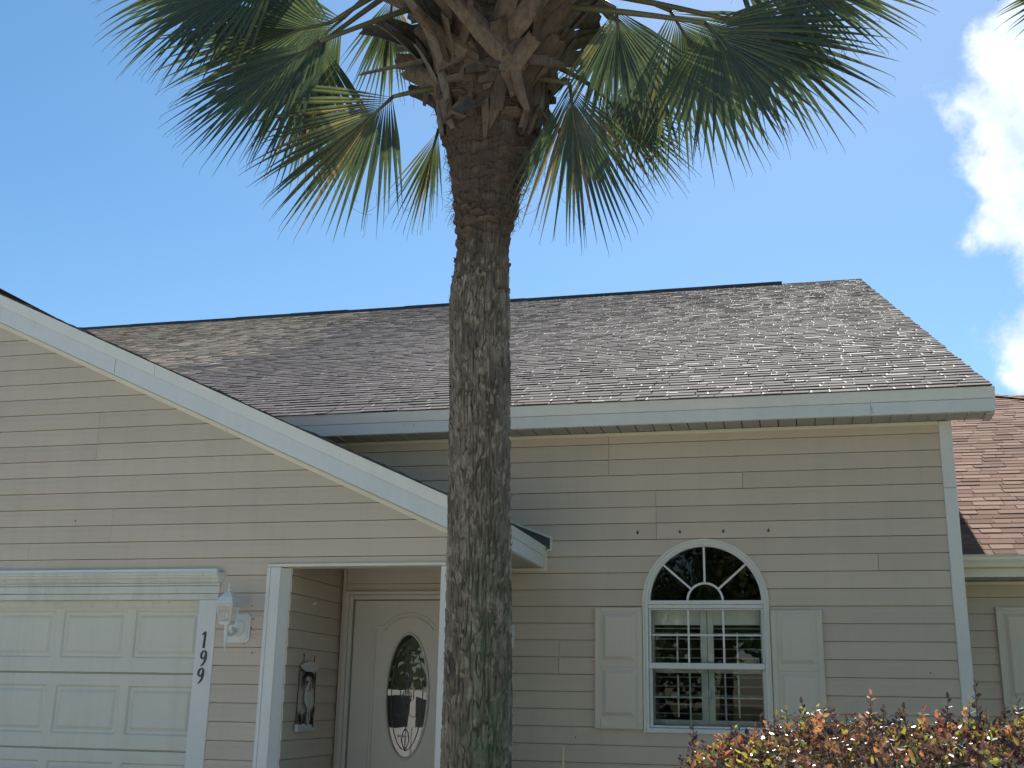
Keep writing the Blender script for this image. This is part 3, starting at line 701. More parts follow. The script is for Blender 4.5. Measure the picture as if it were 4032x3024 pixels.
def front_door():
    Y = 8.50; x0, x1, z0, z1 = -3.334, -2.424, .21, 2.243; cx, cz, a, b = -2.882, 1.538, .157, .444
    N = 48; m = MB(); vs = []; fs = []
    # slab with an oval hole: outer boundary points matched to the ellipse by angle
    out = []
    for i in range(N):
        t = 2*math.pi*i/N; dx, dz = math.cos(t)*a, math.sin(t)*b
        k = min(((x1-cx)/dx if dx > 1e-6 else 1e9), ((x0-cx)/dx if dx < -1e-6 else 1e9), ((z1-cz)/dz if dz > 1e-6 else 1e9), ((z0-cz)/dz if dz < -1e-6 else 1e9))
        vs.append((cx+dx*1.12, Y, cz+dz*1.045)); out.append((cx+dx*k, Y, cz+dz*k))
    vs += out; fs += [(i, (i+1) % N, N+(i+1) % N, N+i) for i in range(N)]
    cs = [(x1, z1), (x0, z1), (x0, z0), (x1, z0)]
    for q, (px, pz) in enumerate(cs):
        ang = math.atan2((pz-cz)/b, (px-cx)/a) % (2*math.pi); i = int(ang/(2*math.pi)*N); vs.append((px, Y, pz)); fs.append((N+i, N+(i+1) % N, len(vs)-1))
    m.add(vs, fs); m.box(x0, x0+.02, Y+.001, Y+.04, z0, z1); m.box(x1-.02, x1, Y+.001, Y+.04, z0, z1); m.box(x0+.02, x1-.02, Y+.001, Y+.04, z1-.02, z1)
    d = m.build('front_door', 'door', house)
    # oval glazing bead, lathe-like ring
    m = MB(); rings = [(1.155, 1.055, 0), (1.13, 1.045, -.012), (1.07, 1.026, -.016), (1.02, 1.008, -.008), (1.0, 1.0, .010)]
    vs = []; fs = []
    for ra, rb, dy in rings:
        for i in range(N): t = 2*math.pi*i/N; vs.append((cx+a*ra*math.cos(t), Y+dy, cz+b*rb*math.sin(t)))
    for r in range(len(rings)-1):
        fs += [(r*N+i, r*N+(i+1) % N, (r+1)*N+(i+1) % N, (r+1)*N+i) for i in range(N)]
    m.add(vs, fs); m.build('oval_bead', 'door', d, smooth=True)
    m = MB(); m.add([(cx+a*1.01*math.cos(2*math.pi*i/N), Y+.008, cz+b*1.01*math.sin(2*math.pi*i/N)) for i in range(N)], [tuple(range(N))]); m.build('oval_glass', 'lead_glass', d)
    # leading: inner oval, side curves and a flower motif
    m = MB()
    def came(pts, r=.0028): m.tube([(cx+x, Y+.004, cz+z) for x, z in pts], r, 5)
    came([(a*.80*math.cos(t/24*2*math.pi), b*.90*math.sin(t/24*2*math.pi)) for t in range(25)])
    for s in (-1, 1):
        came([(s*.010, .30), (s*.014, .16), (s*.012, .02), (s*.03, -.05), (s*.055, -.02), (s*.05, .03)])
        came([(s*.0, -.09), (s*.03, -.04), (s*.035, .0), (s*.02, .03)])
        came([(s*.0, .36), (s*.03, .33), (s*.035, .30), (s*.015, .29)])
        came([(s*.0, -.12), (s*.05, -.16), (s*.09, -.14)]); came([(0, -.40), (s*.03, -.33), (s*.02, -.27), (0, -.24)])
        came([(s*.05, .03), (s*.09, .06), (s*.12, .05)])
    came([(0, .40), (0, .20), (0, -.12), (0, -.40)], .0022)
    m.build('leading', 'lead', d)
    # embossed panel outline with arched top, two parallel beads
    for off, rr in ((0, .0065), (.028, .0045)):
        m = MB(); L = -3.152-off*.9+.0; R = 2*cx-L; zt = 2.022+off
        pts = [(L, .35-off), (L, 1.2), (L, zt), (L+.085+off*.4, zt)]
        for i in range(11):
            t = i/10; pts.append((L+.085+off*.4+(R-L-.17-off*.8)*t, zt+.012+.088*math.sin(math.pi*t)**.75))
        pts += [(R-.085-off*.4, zt), (R, zt), (R, 1.2), (R, .35-off), (L, .35-off)]
        m.tube([(x, Y-.0005, z) for x, z in pts], rr, 6); m.build('embossed_bead', 'door', d, smooth=True)
    m = MB(); m.lathe([(.0, 0), (.03, 0), (.03, .012), (.012, .02), (.012, .045), (.028, .055), (.03, .075), (.0, .085)], (0, 0, 0)); m.v = [(-2.50+x, Y-z, 1.10+y) for x, y, z in m.v]; m.build('door_knob', 'lead', d, smooth=True)
    # dark hall behind the glass
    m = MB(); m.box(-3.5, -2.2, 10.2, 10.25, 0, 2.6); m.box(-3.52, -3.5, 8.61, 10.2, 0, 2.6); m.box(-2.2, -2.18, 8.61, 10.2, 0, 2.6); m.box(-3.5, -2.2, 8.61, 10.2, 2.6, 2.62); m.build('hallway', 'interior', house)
front_door()

# ------------------------------------------------------------------ arched window
def window():
    cx, zs, Y = WX, WZ, MY
    wroot = MB(); wroot.box(cx-.47, cx+.47, Y+.075, Y+.085, 1.296, 1.305)
    def arch(m, r0, r1, y0, y1, zlo, zbase=None, n=36):
        # flat U-shaped casing with arched head between radii r0<r1, from y0 (front) to y1
        P0 = [(cx+r0*math.cos(t*math.pi/n), zs+r0*math.sin(t*math.pi/n)) for t in range(n+1)]; P1 = [(cx+r1*math.cos(t*math.pi/n), zs+r1*math.sin(t*math.pi/n)) for t in range(n+1)]
        if zlo is not None:
            P0 = [(cx+r0, zlo)] + P0 + [(cx-r0, zlo)]; P1 = [(cx+r1, zlo)] + P1 + [(cx-r1, zlo)]
        k = len(P0); vs = [(x, y0, z) for x, z in P0] + [(x, y0, z) for x, z in P1] + [(x, y1, z) for x, z in P0] + [(x, y1, z) for x, z in P1]; fs = []
        for i in range(k-1): fs += [(i, k+i, k+i+1, i+1), (2*k+i, 2*k+i+1, 3*k+i+1, 3*k+i), (i, i+1, 2*k+i+1, 2*k+i), (k+i, 3*k+i, 3*k+i+1, k+i+1)]
        fs += [(0, 2*k, 3*k, k), (k-1, 2*k-1, 4*k-1, 3*k-1)]
        m.add(vs, fs)
    f = MB(); arch(f, .447, .463, Y-.034, Y+.03, 1.303)
    win = f.build('arched_window', 'cream', house)
    f = MB(); arch(f, .424, .446, Y-.026, Y+.06, 1.318); f.bbox(cx-.446, cx+.446, Y-.030, Y+.06, 1.305, 1.340, .004); f.build('window_frame', 'white', win)
    f = MB(); arch(f, .409, .4235, Y-.014, Y+.05, None); f.bbox(cx-.4235, cx+.4235, Y-.020, Y+.05, 2.226, 2.256, .003); f.bbox(cx-.4235, cx+.4235, Y-.012, Y+.05, 2.198, 2.225, .003); f.build('transom_rail', 'white', win)
    # sashes
    f = MB(); f.bbox(cx-.423, cx-.404, Y-.006, Y+.05, 1.805, 2.197); f.bbox(cx+.404, cx+.423, Y-.006, Y+.05, 1.805, 2.197); f.bbox(cx-.4235, cx+.4235, Y-.014, Y+.05, 1.760, 1.803); f.bbox(cx-.403, cx+.403, Y-.0055, Y+.05, 2.186, 2.1965); f.build('upper_sash', 'white', win)
    f = MB(); f.bbox(cx-.423, cx-.400, Y+.008, Y+.05, 1.341, 1.758); f.bbox(cx+.400, cx+.423, Y+.008, Y+.05, 1.341, 1.758); f.bbox(cx-.3995, cx+.3995, Y+.0085, Y+.05, 1.342, 1.358); f.build('lower_sash', 'white', win)
    # panes: four transom lights + hub, six upper lights, lower pane behind its screen
    def sector(r0, r1, t0, t1):
        n = 10; m = MB(); vs = [(cx+r0*math.cos(t0+(t1-t0)*i/n), Y+.018, zs+.008+r0*math.sin(t0+(t1-t0)*i/n)) for i in range(n+1)] + [(cx+r1*math.cos(t0+(t1-t0)*i/n), Y+.018, zs+.008+r1*math.sin(t0+(t1-t0)*i/n)) for i in range(n+1)]
        m.add(vs, [(i, i+1, n+2+i, n+1+i) for i in range(n)]); m.build('transom_pane', 'screen_glass', win)
    A = [0, math.radians(41.5), math.pi/2, math.radians(138.5), math.pi]
    for t0, t1 in zip(A, A[1:]): sector(.129, .412, t0, t1)
    m = MB(); m.add([(cx+.127*math.cos(math.pi*i/12), Y+.018, zs+.008+.127*math.sin(math.pi*i/12)) for i in range(13)], [tuple(range(13))]); m.build('transom_pane', 'screen_glass', win)
    mt = MB()
    for t in A[1:-1]:
        c, s = math.cos(t), math.sin(t); w = .0075
        mt.prism([(cx+.13*c-s*w, zs+.004+.13*s+c*w), (cx+.13*c+s*w, zs+.004+.13*s-c*w), (cx+.412*c+s*w, zs+.004+.412*s-c*w), (cx+.412*c-s*w, zs+.004+.412*s+c*w)], lambda u, v, q: (u, q, v), Y+.004, Y+.015)
    n = 20; vs = []; fs = []
    for r, y in ((.122, Y+.006), (.138, Y+.006), (.122, Y+.0155), (.138, Y+.0155)): vs += [(cx+r*math.cos(math.pi*i/n), y, zs+.006+r*math.sin(math.pi*i/n)) for i in range(n+1)]
    k = n+1
    for i in range(n): fs += [(i, k+i, k+i+1, i+1), (i, i+1, 2*k+i+1, 2*k+i), (k+i, 3*k+i, 3*k+i+1, k+i+1)]
    mt.add(vs, fs); mt.build('sunburst_muntin', 'white', win)
    gx = [cx-.403, cx-.128, cx+.128, cx+.403]; gz = [1.803, 2.004, 2.187]
    for i in range(3):
        for j in range(2):
            m = MB(); m.add([(gx[i]+.001, Y+.02, gz[j]+.001), (gx[i+1]-.001, Y+.02, gz[j]+.001), (gx[i+1]-.001, Y+.02, gz[j+1]-.001), (gx[i]+.001, Y+.02, gz[j+1]-.001)], [(0, 1, 2, 3)]); m.build('pane', 'glass', win)
    m = MB()
    for x in gx[1:3]: m.box(x-.007, x+.007, Y+.010, Y+.018, 1.8035, 2.186); m.box(x-.006, x+.006, Y+.036, Y+.042, 1.36, 1.757)
    m.box(cx-.403, cx+.403, Y+.009, Y+.0175, 1.998, 2.011); m.box(cx-.399, cx+.399, Y+.035, Y+.041, 1.553, 1.565); m.build('muntin', 'white', win)
    m = MB(); m.add([(cx-.4, Y+.030, 1.358), (cx+.4, Y+.030, 1.358), (cx+.4, Y+.030, 1.7575), (cx-.4, Y+.030, 1.7575)], [(0, 1, 2, 3)]); m.build('lower_pane', 'screen_glass', win)
    # plantation shutters inside
    PY = Y+.12
    for (xa, xb) in ((cx-.44, cx-.0015), (cx+.0015, cx+.44)):
        m = MB(); m.bbox(xa, xa+.045, PY, PY+.03, 1.30, 2.24); m.bbox(xb-.05, xb, PY, PY+.03, 1.30, 2.24); m.bbox(xa+.0455, xb-.0505, PY+.001, PY+.03, 2.085, 2.24); m.bbox(xa+.0455, xb-.0505, PY+.001, PY+.03, 1.30, 1.40); m.bbox(xa+.0455, xb-.0505, PY+.001, PY+.03, 1.735, 1.775); m.build('plantation_shutter', 'blind', win)
        for z in [2.055, 2.018, 1.978, 1.905, 1.84] + [1.70, 1.635, 1.57, 1.505, 1.44]:
            m = MB(); m.prism([(PY-.012, z), (PY+.02, z+.010), (PY+.05, z+.006), (PY+.02, z+.001)], lambda u, v, q: (q, u, v), xa+.046, xb-.051); m.build('louvre', 'blind', win)
        m = MB(); xm = (xa+xb)/2; m.box(xm-.006, xm+.006, PY-.028, PY-.016, 1.42, 1.72); m.box(xm-.006, xm+.006, PY-.028, PY-.016, 1.80, 2.03); m.build('tilt_rod', 'blind', win)
    return win
window()
def knickknacks():
    pass

def shutter(parent, x0, x1, z0, z1, Y, z_mid):
    """raised two-panel exterior shutter, front at Y"""
    m = MB(); m.bbox(x0, x1, Y+.006, Y+.03, z0, z1, .003); s = m.build('window_shutter', 'shutter', parent)
    sw = .040; fx0, fx1 = x0+.0, x1-.0
    m = MB(); m.bbox(x0+.002, x0+sw, Y, Y+.006, z0+.002, z1-.002, .002); m.bbox(x1-sw, x1-.002, Y, Y+.006, z0+.002, z1-.002, .002)
    for a, b in ((z1-.028, z1-.003), (z_mid-.017, z_mid+.017), (z0+.003, z0+.075)): m.bbox(x0+sw+.004, x1-sw-.004, Y-.001, Y+.006, a, b, .002)
    m.build('shutter_frame', 'shutter', s)
    for a, b in ((z0+.080, z_mid-.022), (z_mid+.022, z1-.032)):
        p = MB(); vs = []; rings = [(.006, .014), (.011, .0045), (.018, .004), (.042, -.010), (.046, -.011)]
        for d, dep in rings: vs += [(x0+sw+d, Y+dep, a+d-.004), (x1-sw-d, Y+dep, a+d-.004), (x1-sw-d, Y+dep, b-d+.004), (x0+sw+d, Y+dep, b-d+.004)]
        fs = [(4*i+j, 4*i+(j+1) % 4, 4*i+4+(j+1) % 4, 4*i+4+j) for i in range(len(rings)-1) for j in range(4)] + [(16, 17, 18, 19)]
        p.add(vs, fs); p.build('raised_panel', 'shutter', s)
    for x in (x0+.02, x1-.02):
        for z in (z0+.045, z1-.02):
            m = MB(); m.lathe([(.0075, 0), (.0075, .003), (.004, .0055)], (0, 0, 0), 10); m.v = [(x+a, Y-c, z+b) for a, b, c in m.v]; m.build('screw_head', 'shutter', s)
    return s
shutter(house, -1.471, -1.114, 1.325, 2.203, MY-.045, 1.783)
shutter(house, -.178, .186, 1.322, 2.183, MY-.045, 1.768)

def hooks():
    for x in (-1.142, -.820, -.497, -.166):
        m = MB(); Y = MY-.014; z = 2.765
        m.tube([(x, Y+.01, z), (x, Y-.022, z)], .0045, 8); m.tube([(x, Y-.022, z), (x+.003, Y-.032, z+.004), (x+.002, Y-.036, z+.014)], .0042, 8); m.lathe([(.010, 0), (.010, .003)], (0, 0, 0), 12)
        m.v = m.v[:-24] + [(x+a, Y-.001-c, z+b) for a, b, c in m.v[-24:]]
        m.build('wall_hook', 'nail', house)
hooks()

# ------------------------------------------------------------------ lantern
def lantern(X, Yw, Z, label, detail=True):
    """coach lantern; Z is the plate centre, Yw the wall face"""
    t = thing('wall_lantern', label, 'wall lamp', (X, Yw, Z), group='white coach lanterns on the front walls')
    def oct_(w, h, c): return [(X-w+c, Z-h), (X+w-c, Z-h), (X+w, Z-h+c), (X+w, Z+h-c), (X+w-c, Z+h), (X-w+c, Z+h), (X-w, Z+h-c), (X-w, Z-h+c)]
    m = MB(); m.prism(oct_(.094, .099, .022), lambda u, v, q: (u, q, v), Yw-.010, Yw); m.prism(oct_(.080, .085, .018), lambda u, v, q: (u, q, v), Yw-.016, Yw-.0105); m.prism(oct_(.066, .071, .012), lambda u, v, q: (u, q, v), Yw-.019, Yw-.0165); m.build('back_plate', 'white', t)
    m = MB(); m.lathe([(.058, 0), (.056, .010), (.040, .016), (.012, .018)], (0, 0, 0), 20); m.v = [(X+a, Yw-.020-c, Z+b) for a, b, c in m.v]; m.build('canopy_boss', 'white', t, smooth=False)
    Yl = Yw-.175; Zt = Z+.143; Zb = Z+.030
    m = MB(); m.tube([(X, Yw-.03, Z-.01), (X, Yw-.07, Z-.045), (X, Yw-.11, Z-.055), (X, Yw-.15, Z-.035), (X, Yl, Z-.005)], [.013, .011, .010, .010, .012], 10); m.tube([(X, Yw-.06, Z-.03), (X, Yw-.075, Z+.0), (X, Yw-.095, Z-.005), (X, Yw-.09, Z-.03)], .006, 8); m.build('arm', 'white', t, smooth=True)
    def ring(h, z): return [(X-h, Yl-h, z), (X+h, Yl-h, z), (X+h, Yl+h, z), (X-h, Yl+h, z)]
    def frus(m, rings):
        vs = []; [vs.extend(ring(h, z)) for h, z in rings]; n = len(rings)
        m.add(vs, [(4*i+j, 4*i+(j+1) % 4, 4*i+4+(j+1) % 4, 4*i+4+j) for i in range(n-1) for j in range(4)] + [(3, 2, 1, 0), (4*n-4, 4*n-3, 4*n-2, 4*n-1)])
    m = MB(); frus(m, [(.071, Zt-.004), (.072, Zt), (.064, Zt+.006), (.046, Zt+.055), (.020, Zt+.090), (.016, Zt+.092)]); m.build('roof_cap', 'white', t)
    m = MB(); m.lathe([(.012, 0), (.012, .012), (.019, .020), (.012, .027), (.006, .032), (.0065, .060), (.003, .066)], (X, Yl, Zt+.091), 12); m.build('finial', 'white', t, smooth=True)
    m = MB(); tw, bw = .056, .037
    for sx in (-1, 1):
        for sy in (-1, 1): m.tube([(X+sx*tw, Yl+sy*tw, Zt-.002), (X+sx*bw, Yl+sy*bw, Zb)], .0055, 4)
    for h, z in ((tw, Zt-.006), (bw, Zb+.004)):
        c = ring(h, z)
        for i in range(4): m.tube([c[i], c[(i+1) % 4]], .0055, 4)
    m.build('cage', 'white', t)
    for i in range(4):
        a, b = ring(tw-.002, Zt-.006), ring(bw-.002, Zb+.004); m = MB(); m.add([a[i], a[(i+1) % 4], b[(i+1) % 4], b[i]], [(0, 1, 2, 3)]); m.build('lantern_pane', 'lamp_glass', t)
    m = MB(); frus(m, [(.043, Zb-.004), (.043, Zb+.002), (.038, Zb+.0025)][::-1][::-1]); frus(m, [(.034, Zb-.018), (.038, Zb-.005)]); m.build('base_cap', 'white', t)
    m = MB(); m.lathe([(.012, 0), (.013, .035), (.017, .050), (.017, .060)], (X, Yl, Zb-.0), 12); m.build('bulb', 'ledge', t, smooth=True)
    m = MB(); m.lathe([(.001, -.197), (.004, -.180), (.006, -.160), (.013, -.152), (.006, -.146), (.009, -.130), (.015, -.085), (.016, -.05), (.012, -.04), (.018, -.030), (.014, -.021), (.020, -.018)], (X, Yl, Zb), 12); m.build('tail_finial', 'white', t, smooth=True)
lantern(-3.800, GY-.0165, 1.967, 'white glass-sided coach lantern on siding between garage number trim and porch post')
lantern(-2.190, MY-.0165, 1.985, 'white coach lantern mostly hidden behind the palm trunk, only its plate edge showing')

# ------------------------------------------------------------------ heron plaque on the porch wall
def plaque():
    X = -3.424; t = thing('heron_plaque', 'weathered metal wall plaque with a white wading bird, hung on the porch side wall', 'wall ornament', (X, 7.88, 1.5))
    P = lambda y, z, d=0: (X+d, y, z)
    m = MB(); m.tube([P(7.79, 1.80), P(7.795, 1.75)], .003, 5); m.tube([P(7.985, 1.802), P(7.98, 1.75)], .003, 5); m.tube([P(7.785, 1.81), P(7.79, 1.795), P(7.80, 1.80)], .004, 5); m.build('hanging_wire', 'iron', t)
    m = MB(); N = 22; pts = [(7.885+.155*math.cos(2*math.pi*i/N)*(1+.06*rnd.uniform(-1, 1)), 1.720+.036*math.sin(2*math.pi*i/N)*(1+.15*rnd.uniform(-1, 1))) for i in range(N)]
    m.prism(pts, lambda u, v, q: (q, u, v), X+.004, X+.016); m.build('shell_crest', 'heron', t)
    m = MB(); m.tube([P(7.735, 1.69), P(7.722, 1.5), P(7.718, 1.29)], .004, 5); m.tube([P(8.015, 1.69), P(8.02, 1.5), P(8.02, 1.285)], .004, 5); m.tube([P(7.735, 1.69), P(8.015, 1.69)], .003, 5); m.build('wire_frame', 'iron', t)
    m = MB(); pts = [(7.712, 1.277), (8.02, 1.274), (8.01, 1.30), (7.97, 1.305), (7.92, 1.325), (7.86, 1.318), (7.80, 1.33), (7.75, 1.32), (7.715, 1.325)]
    m.prism(pts, lambda u, v, q: (q, u, v), X-.004, X+.02); m.build('base_plate', 'heron', t)
    # bird: neck S, body, legs
    m = MB(); fn = lambda x, y, d: (X+.006+d, x, y)
    stroke(m, [(7.835, 1.628), (7.86, 1.640), (7.885, 1.634), (7.89, 1.612), (7.868, 1.585), (7.845, 1.556), (7.85, 1.528), (7.885, 1.510)], [.008, .028, .03, .022, .022, .024, .032, .05], fn, .008)
    m.prism([(7.835, 1.53), (7.87, 1.545), (7.93, 1.535), (7.965, 1.50), (7.975, 1.455), (7.955, 1.445), (7.93, 1.43), (7.89, 1.435), (7.855, 1.46), (7.835, 1.49)], lambda u, v, q: (q, u, v), X+.004, X+.018)
    stroke(m, [(7.90, 1.44), (7.895, 1.38), (7.90, 1.32)], [.012, .008, .01], fn, .006); stroke(m, [(7.925, 1.44), (7.93, 1.38), (7.915, 1.32)], [.012, .008, .01], fn, .006)
    m.build('heron', 'heron', t)
    m = MB()
    for (y0, z0, n, h, sp) in ((7.80, 1.32, 9, .10, .05), (7.95, 1.32, 9, .12, .045)):
        for i in range(n):
            a = rnd.uniform(-1, 1); stroke(m, [(y0+a*.03, z0), (y0+a*sp*1.2, z0+h*.6), (y0+a*sp*1.7, z0+h*rnd.uniform(.7, 1.1))], [.010, .007, .001], fn, .003)
    for i in range(16):
        a = rnd.uniform(-1, 1); stroke(m, [(7.885+a*.05, 1.685), (7.885+a*.115, 1.66-rnd.uniform(0, .02)), (7.885+a*.135, 1.60-rnd.uniform(0, .06))], [.012, .010, .001], fn, .003)
    m.build('metal_reeds', 'iron', t)
    m = MB(); m.tube([(X-.0, 7.885, 2.165), (X+.018, 7.885, 2.165)], .006, 8); m.tube([(X+.018, 7.885, 2.165), (X+.022, 7.885, 2.182)], .005, 8); m.build('wall_hook', 'white', house)
plaque()

# ------------------------------------------------------------------ neighbouring house
def neighbour():
    h = thing('neighbouring_house', 'beige house next door with pinkish brown shingle roof and white gutter', 'house', (3.5, 12, 0))
    NY, Y0, Z0 = 9.25, 8.93, 2.60; E = .1225
    w = MB(); w.box(1.19, 9, NY+.013, NY+.1, 0, 2.45); wall = w.build('wall', 'siding', h)
    k = -16
    while 2.196+k*E < 2.43:
        z0 = 2.196+k*E; plank(wall, 'siding', E, z0, 1.185, 3.2, NY, zmax=2.43 if z0+E > 2.43 else None); plank(wall, 'siding', E, z0, 3.19, 6.5, NY, zmax=2.43 if z0+E > 2.43 else None, jit=.0015); k += 1
    # gutter with ogee front, drip edge, soffit
    prof = [(Y0+.0, 2.590), (Y0-.105, 2.590), (Y0-.108, 2.583), (Y0-.098, 2.575), (Y0-.094, 2.555), (Y0-.075, 2.530), (Y0-.065, 2.505), (Y0-.0, 2.500)]
    m = MB(); m.prism(prof, lambda u, v, q: (q, u, v), 1.19, 7.5); m.build('gutter', 'cream', h)
    m = MB(); m.box(1.19, 7.5, Y0+.001, Y0+.02, 2.44, 2.595); m.build('fascia_board', 'cream', h)
    x = 1.19
    while x < 3.4: m = MB(); m.box(x+.003, x+.127, Y0+.021, NY, 2.445, 2.452); m.box(x+.127, x+.133, Y0+.021, NY, 2.438, 2.452); m.build('soffit_panel', 'soffit', h); x += .134
    m = MB(); m.box(1.19, 6, NY-.02, NY, 2.415, 2.436); m.build('frieze_board', 'cream', h)
    # hipped roof
    ry = 15.37; rz = Z0+SL*(ry-Y0); hx = 2.66
    r = MB(); ex = hx+(ry-Y0); e2 = Z0
    r.add([(1.18, Y0-.0, Z0-.003), (ex, Y0, Z0-.003), (hx, ry, rz-.003), (1.18, ry, rz-.003), (1.18, 2*ry-Y0, Z0), (ex, 2*ry-Y0, Z0)], [(0, 1, 2, 3), (3, 2, 5, 4), (1, 5, 2), (0, 4, 5, 1), (0, 3, 4)])
    roof = r.build('roof', 'shingle_red', h)
    R = random.Random(21); n = int((ry-Y0)/CS/.1435); cnt = 0; st = MB()
    for i in range(n+1):
        s0 = i*.1435-.02; y = Y0+s0*CS; xr = hx+(ry-y); x = 1.182+R.uniform(0, .03) - R.uniform(0, .1)
        x = max(x, 1.181)
        xlim_vis = .134*y-.15
        ph = R.uniform(0, 6)
        while x < xr:
            w = R.choice([.13, .16, .2, .25]); x1 = x+w; t = R.choice([.005, .0075, .010]); sag = lambda q: .006*math.sin(q*3+ph)
            if x1 > xlim_vis:
                k, k2 = R.uniform(-.006, .006), R.uniform(-.006, .006)
                vs = [roof_pt(Y0, Z0, x+.002, s0+sag(x), .001), roof_pt(Y0, Z0, x1-.002, s0+sag(x1), .001), roof_pt(Y0, Z0, x1-.003, s0+sag(x1), .001+t), roof_pt(Y0, Z0, x+.003, s0+sag(x), .001+t), roof_pt(Y0, Z0, x+k, s0+.165, .002), roof_pt(Y0, Z0, x1+k2, s0+.165, .002)]
                fs = [(0, 1, 2, 3), (3, 2, 5, 4), (0, 3, 4), (1, 5, 2)]
                if cnt < 300 and x < .215*y+.2: m = MB(); m.cur = R.random(); m.add(vs, fs); m.build('shingle', 'shingle_red', roof, tint=True); cnt += 1
                else: st.cur = R.random(); st.add(vs, fs)
            x = x1
    if st.v: st.build('upper_shingles', 'shingle_red', roof, tint=True, kind='stuff')
    for i in range(70):
        d = i*.14; m = MB(); q = .707
        x, y = hx+d*q, ry-d*q; z = rz-SL*d*q
        x2, y2 = hx+(d+.17)*q, ry-(d+.17)*q; z2 = rz-SL*(d+.17)*q
        if y2 < Y0: break
        m.add([(x-.08, y-.08, z-.012), (x, y, z+.018), (x+.08, y+.08, z-.012), (x2-.08, y2-.08, z2-.004), (x2, y2, z2+.028), (x2+.08, y2+.08, z2-.004)], [(0, 1, 4, 3), (1, 2, 5, 4), (3, 4, 5)]); m.cur = R.random(); m.build('hip_cap', 'shingle_red', roof, tint=True)
    m = MB(); m.box(8.9, 9, NY+.1, 2*ry-NY, 0, 2.5); m.box(1.3, 9, 2*ry-NY-.1, 2*ry-NY, 0, 2.5); m.build('rear_wall', 'siding', h)
    shutter(h, 1.444, 1.84, 1.30, 2.248, NY-.045, 1.575)
    m = MB(); m.bbox(1.86, 2.7, NY-.03, NY+.01, 1.28, 2.26, .006); wn = m.build('window', 'white', h)
    m = MB(); m.box(1.91, 2.65, NY-.034, NY-.031, 1.33, 1.76); m.box(1.91, 2.65, NY-.034, NY-.031, 1.80, 2.21); m.build('pane', 'van_glass', wn)
neighbour()

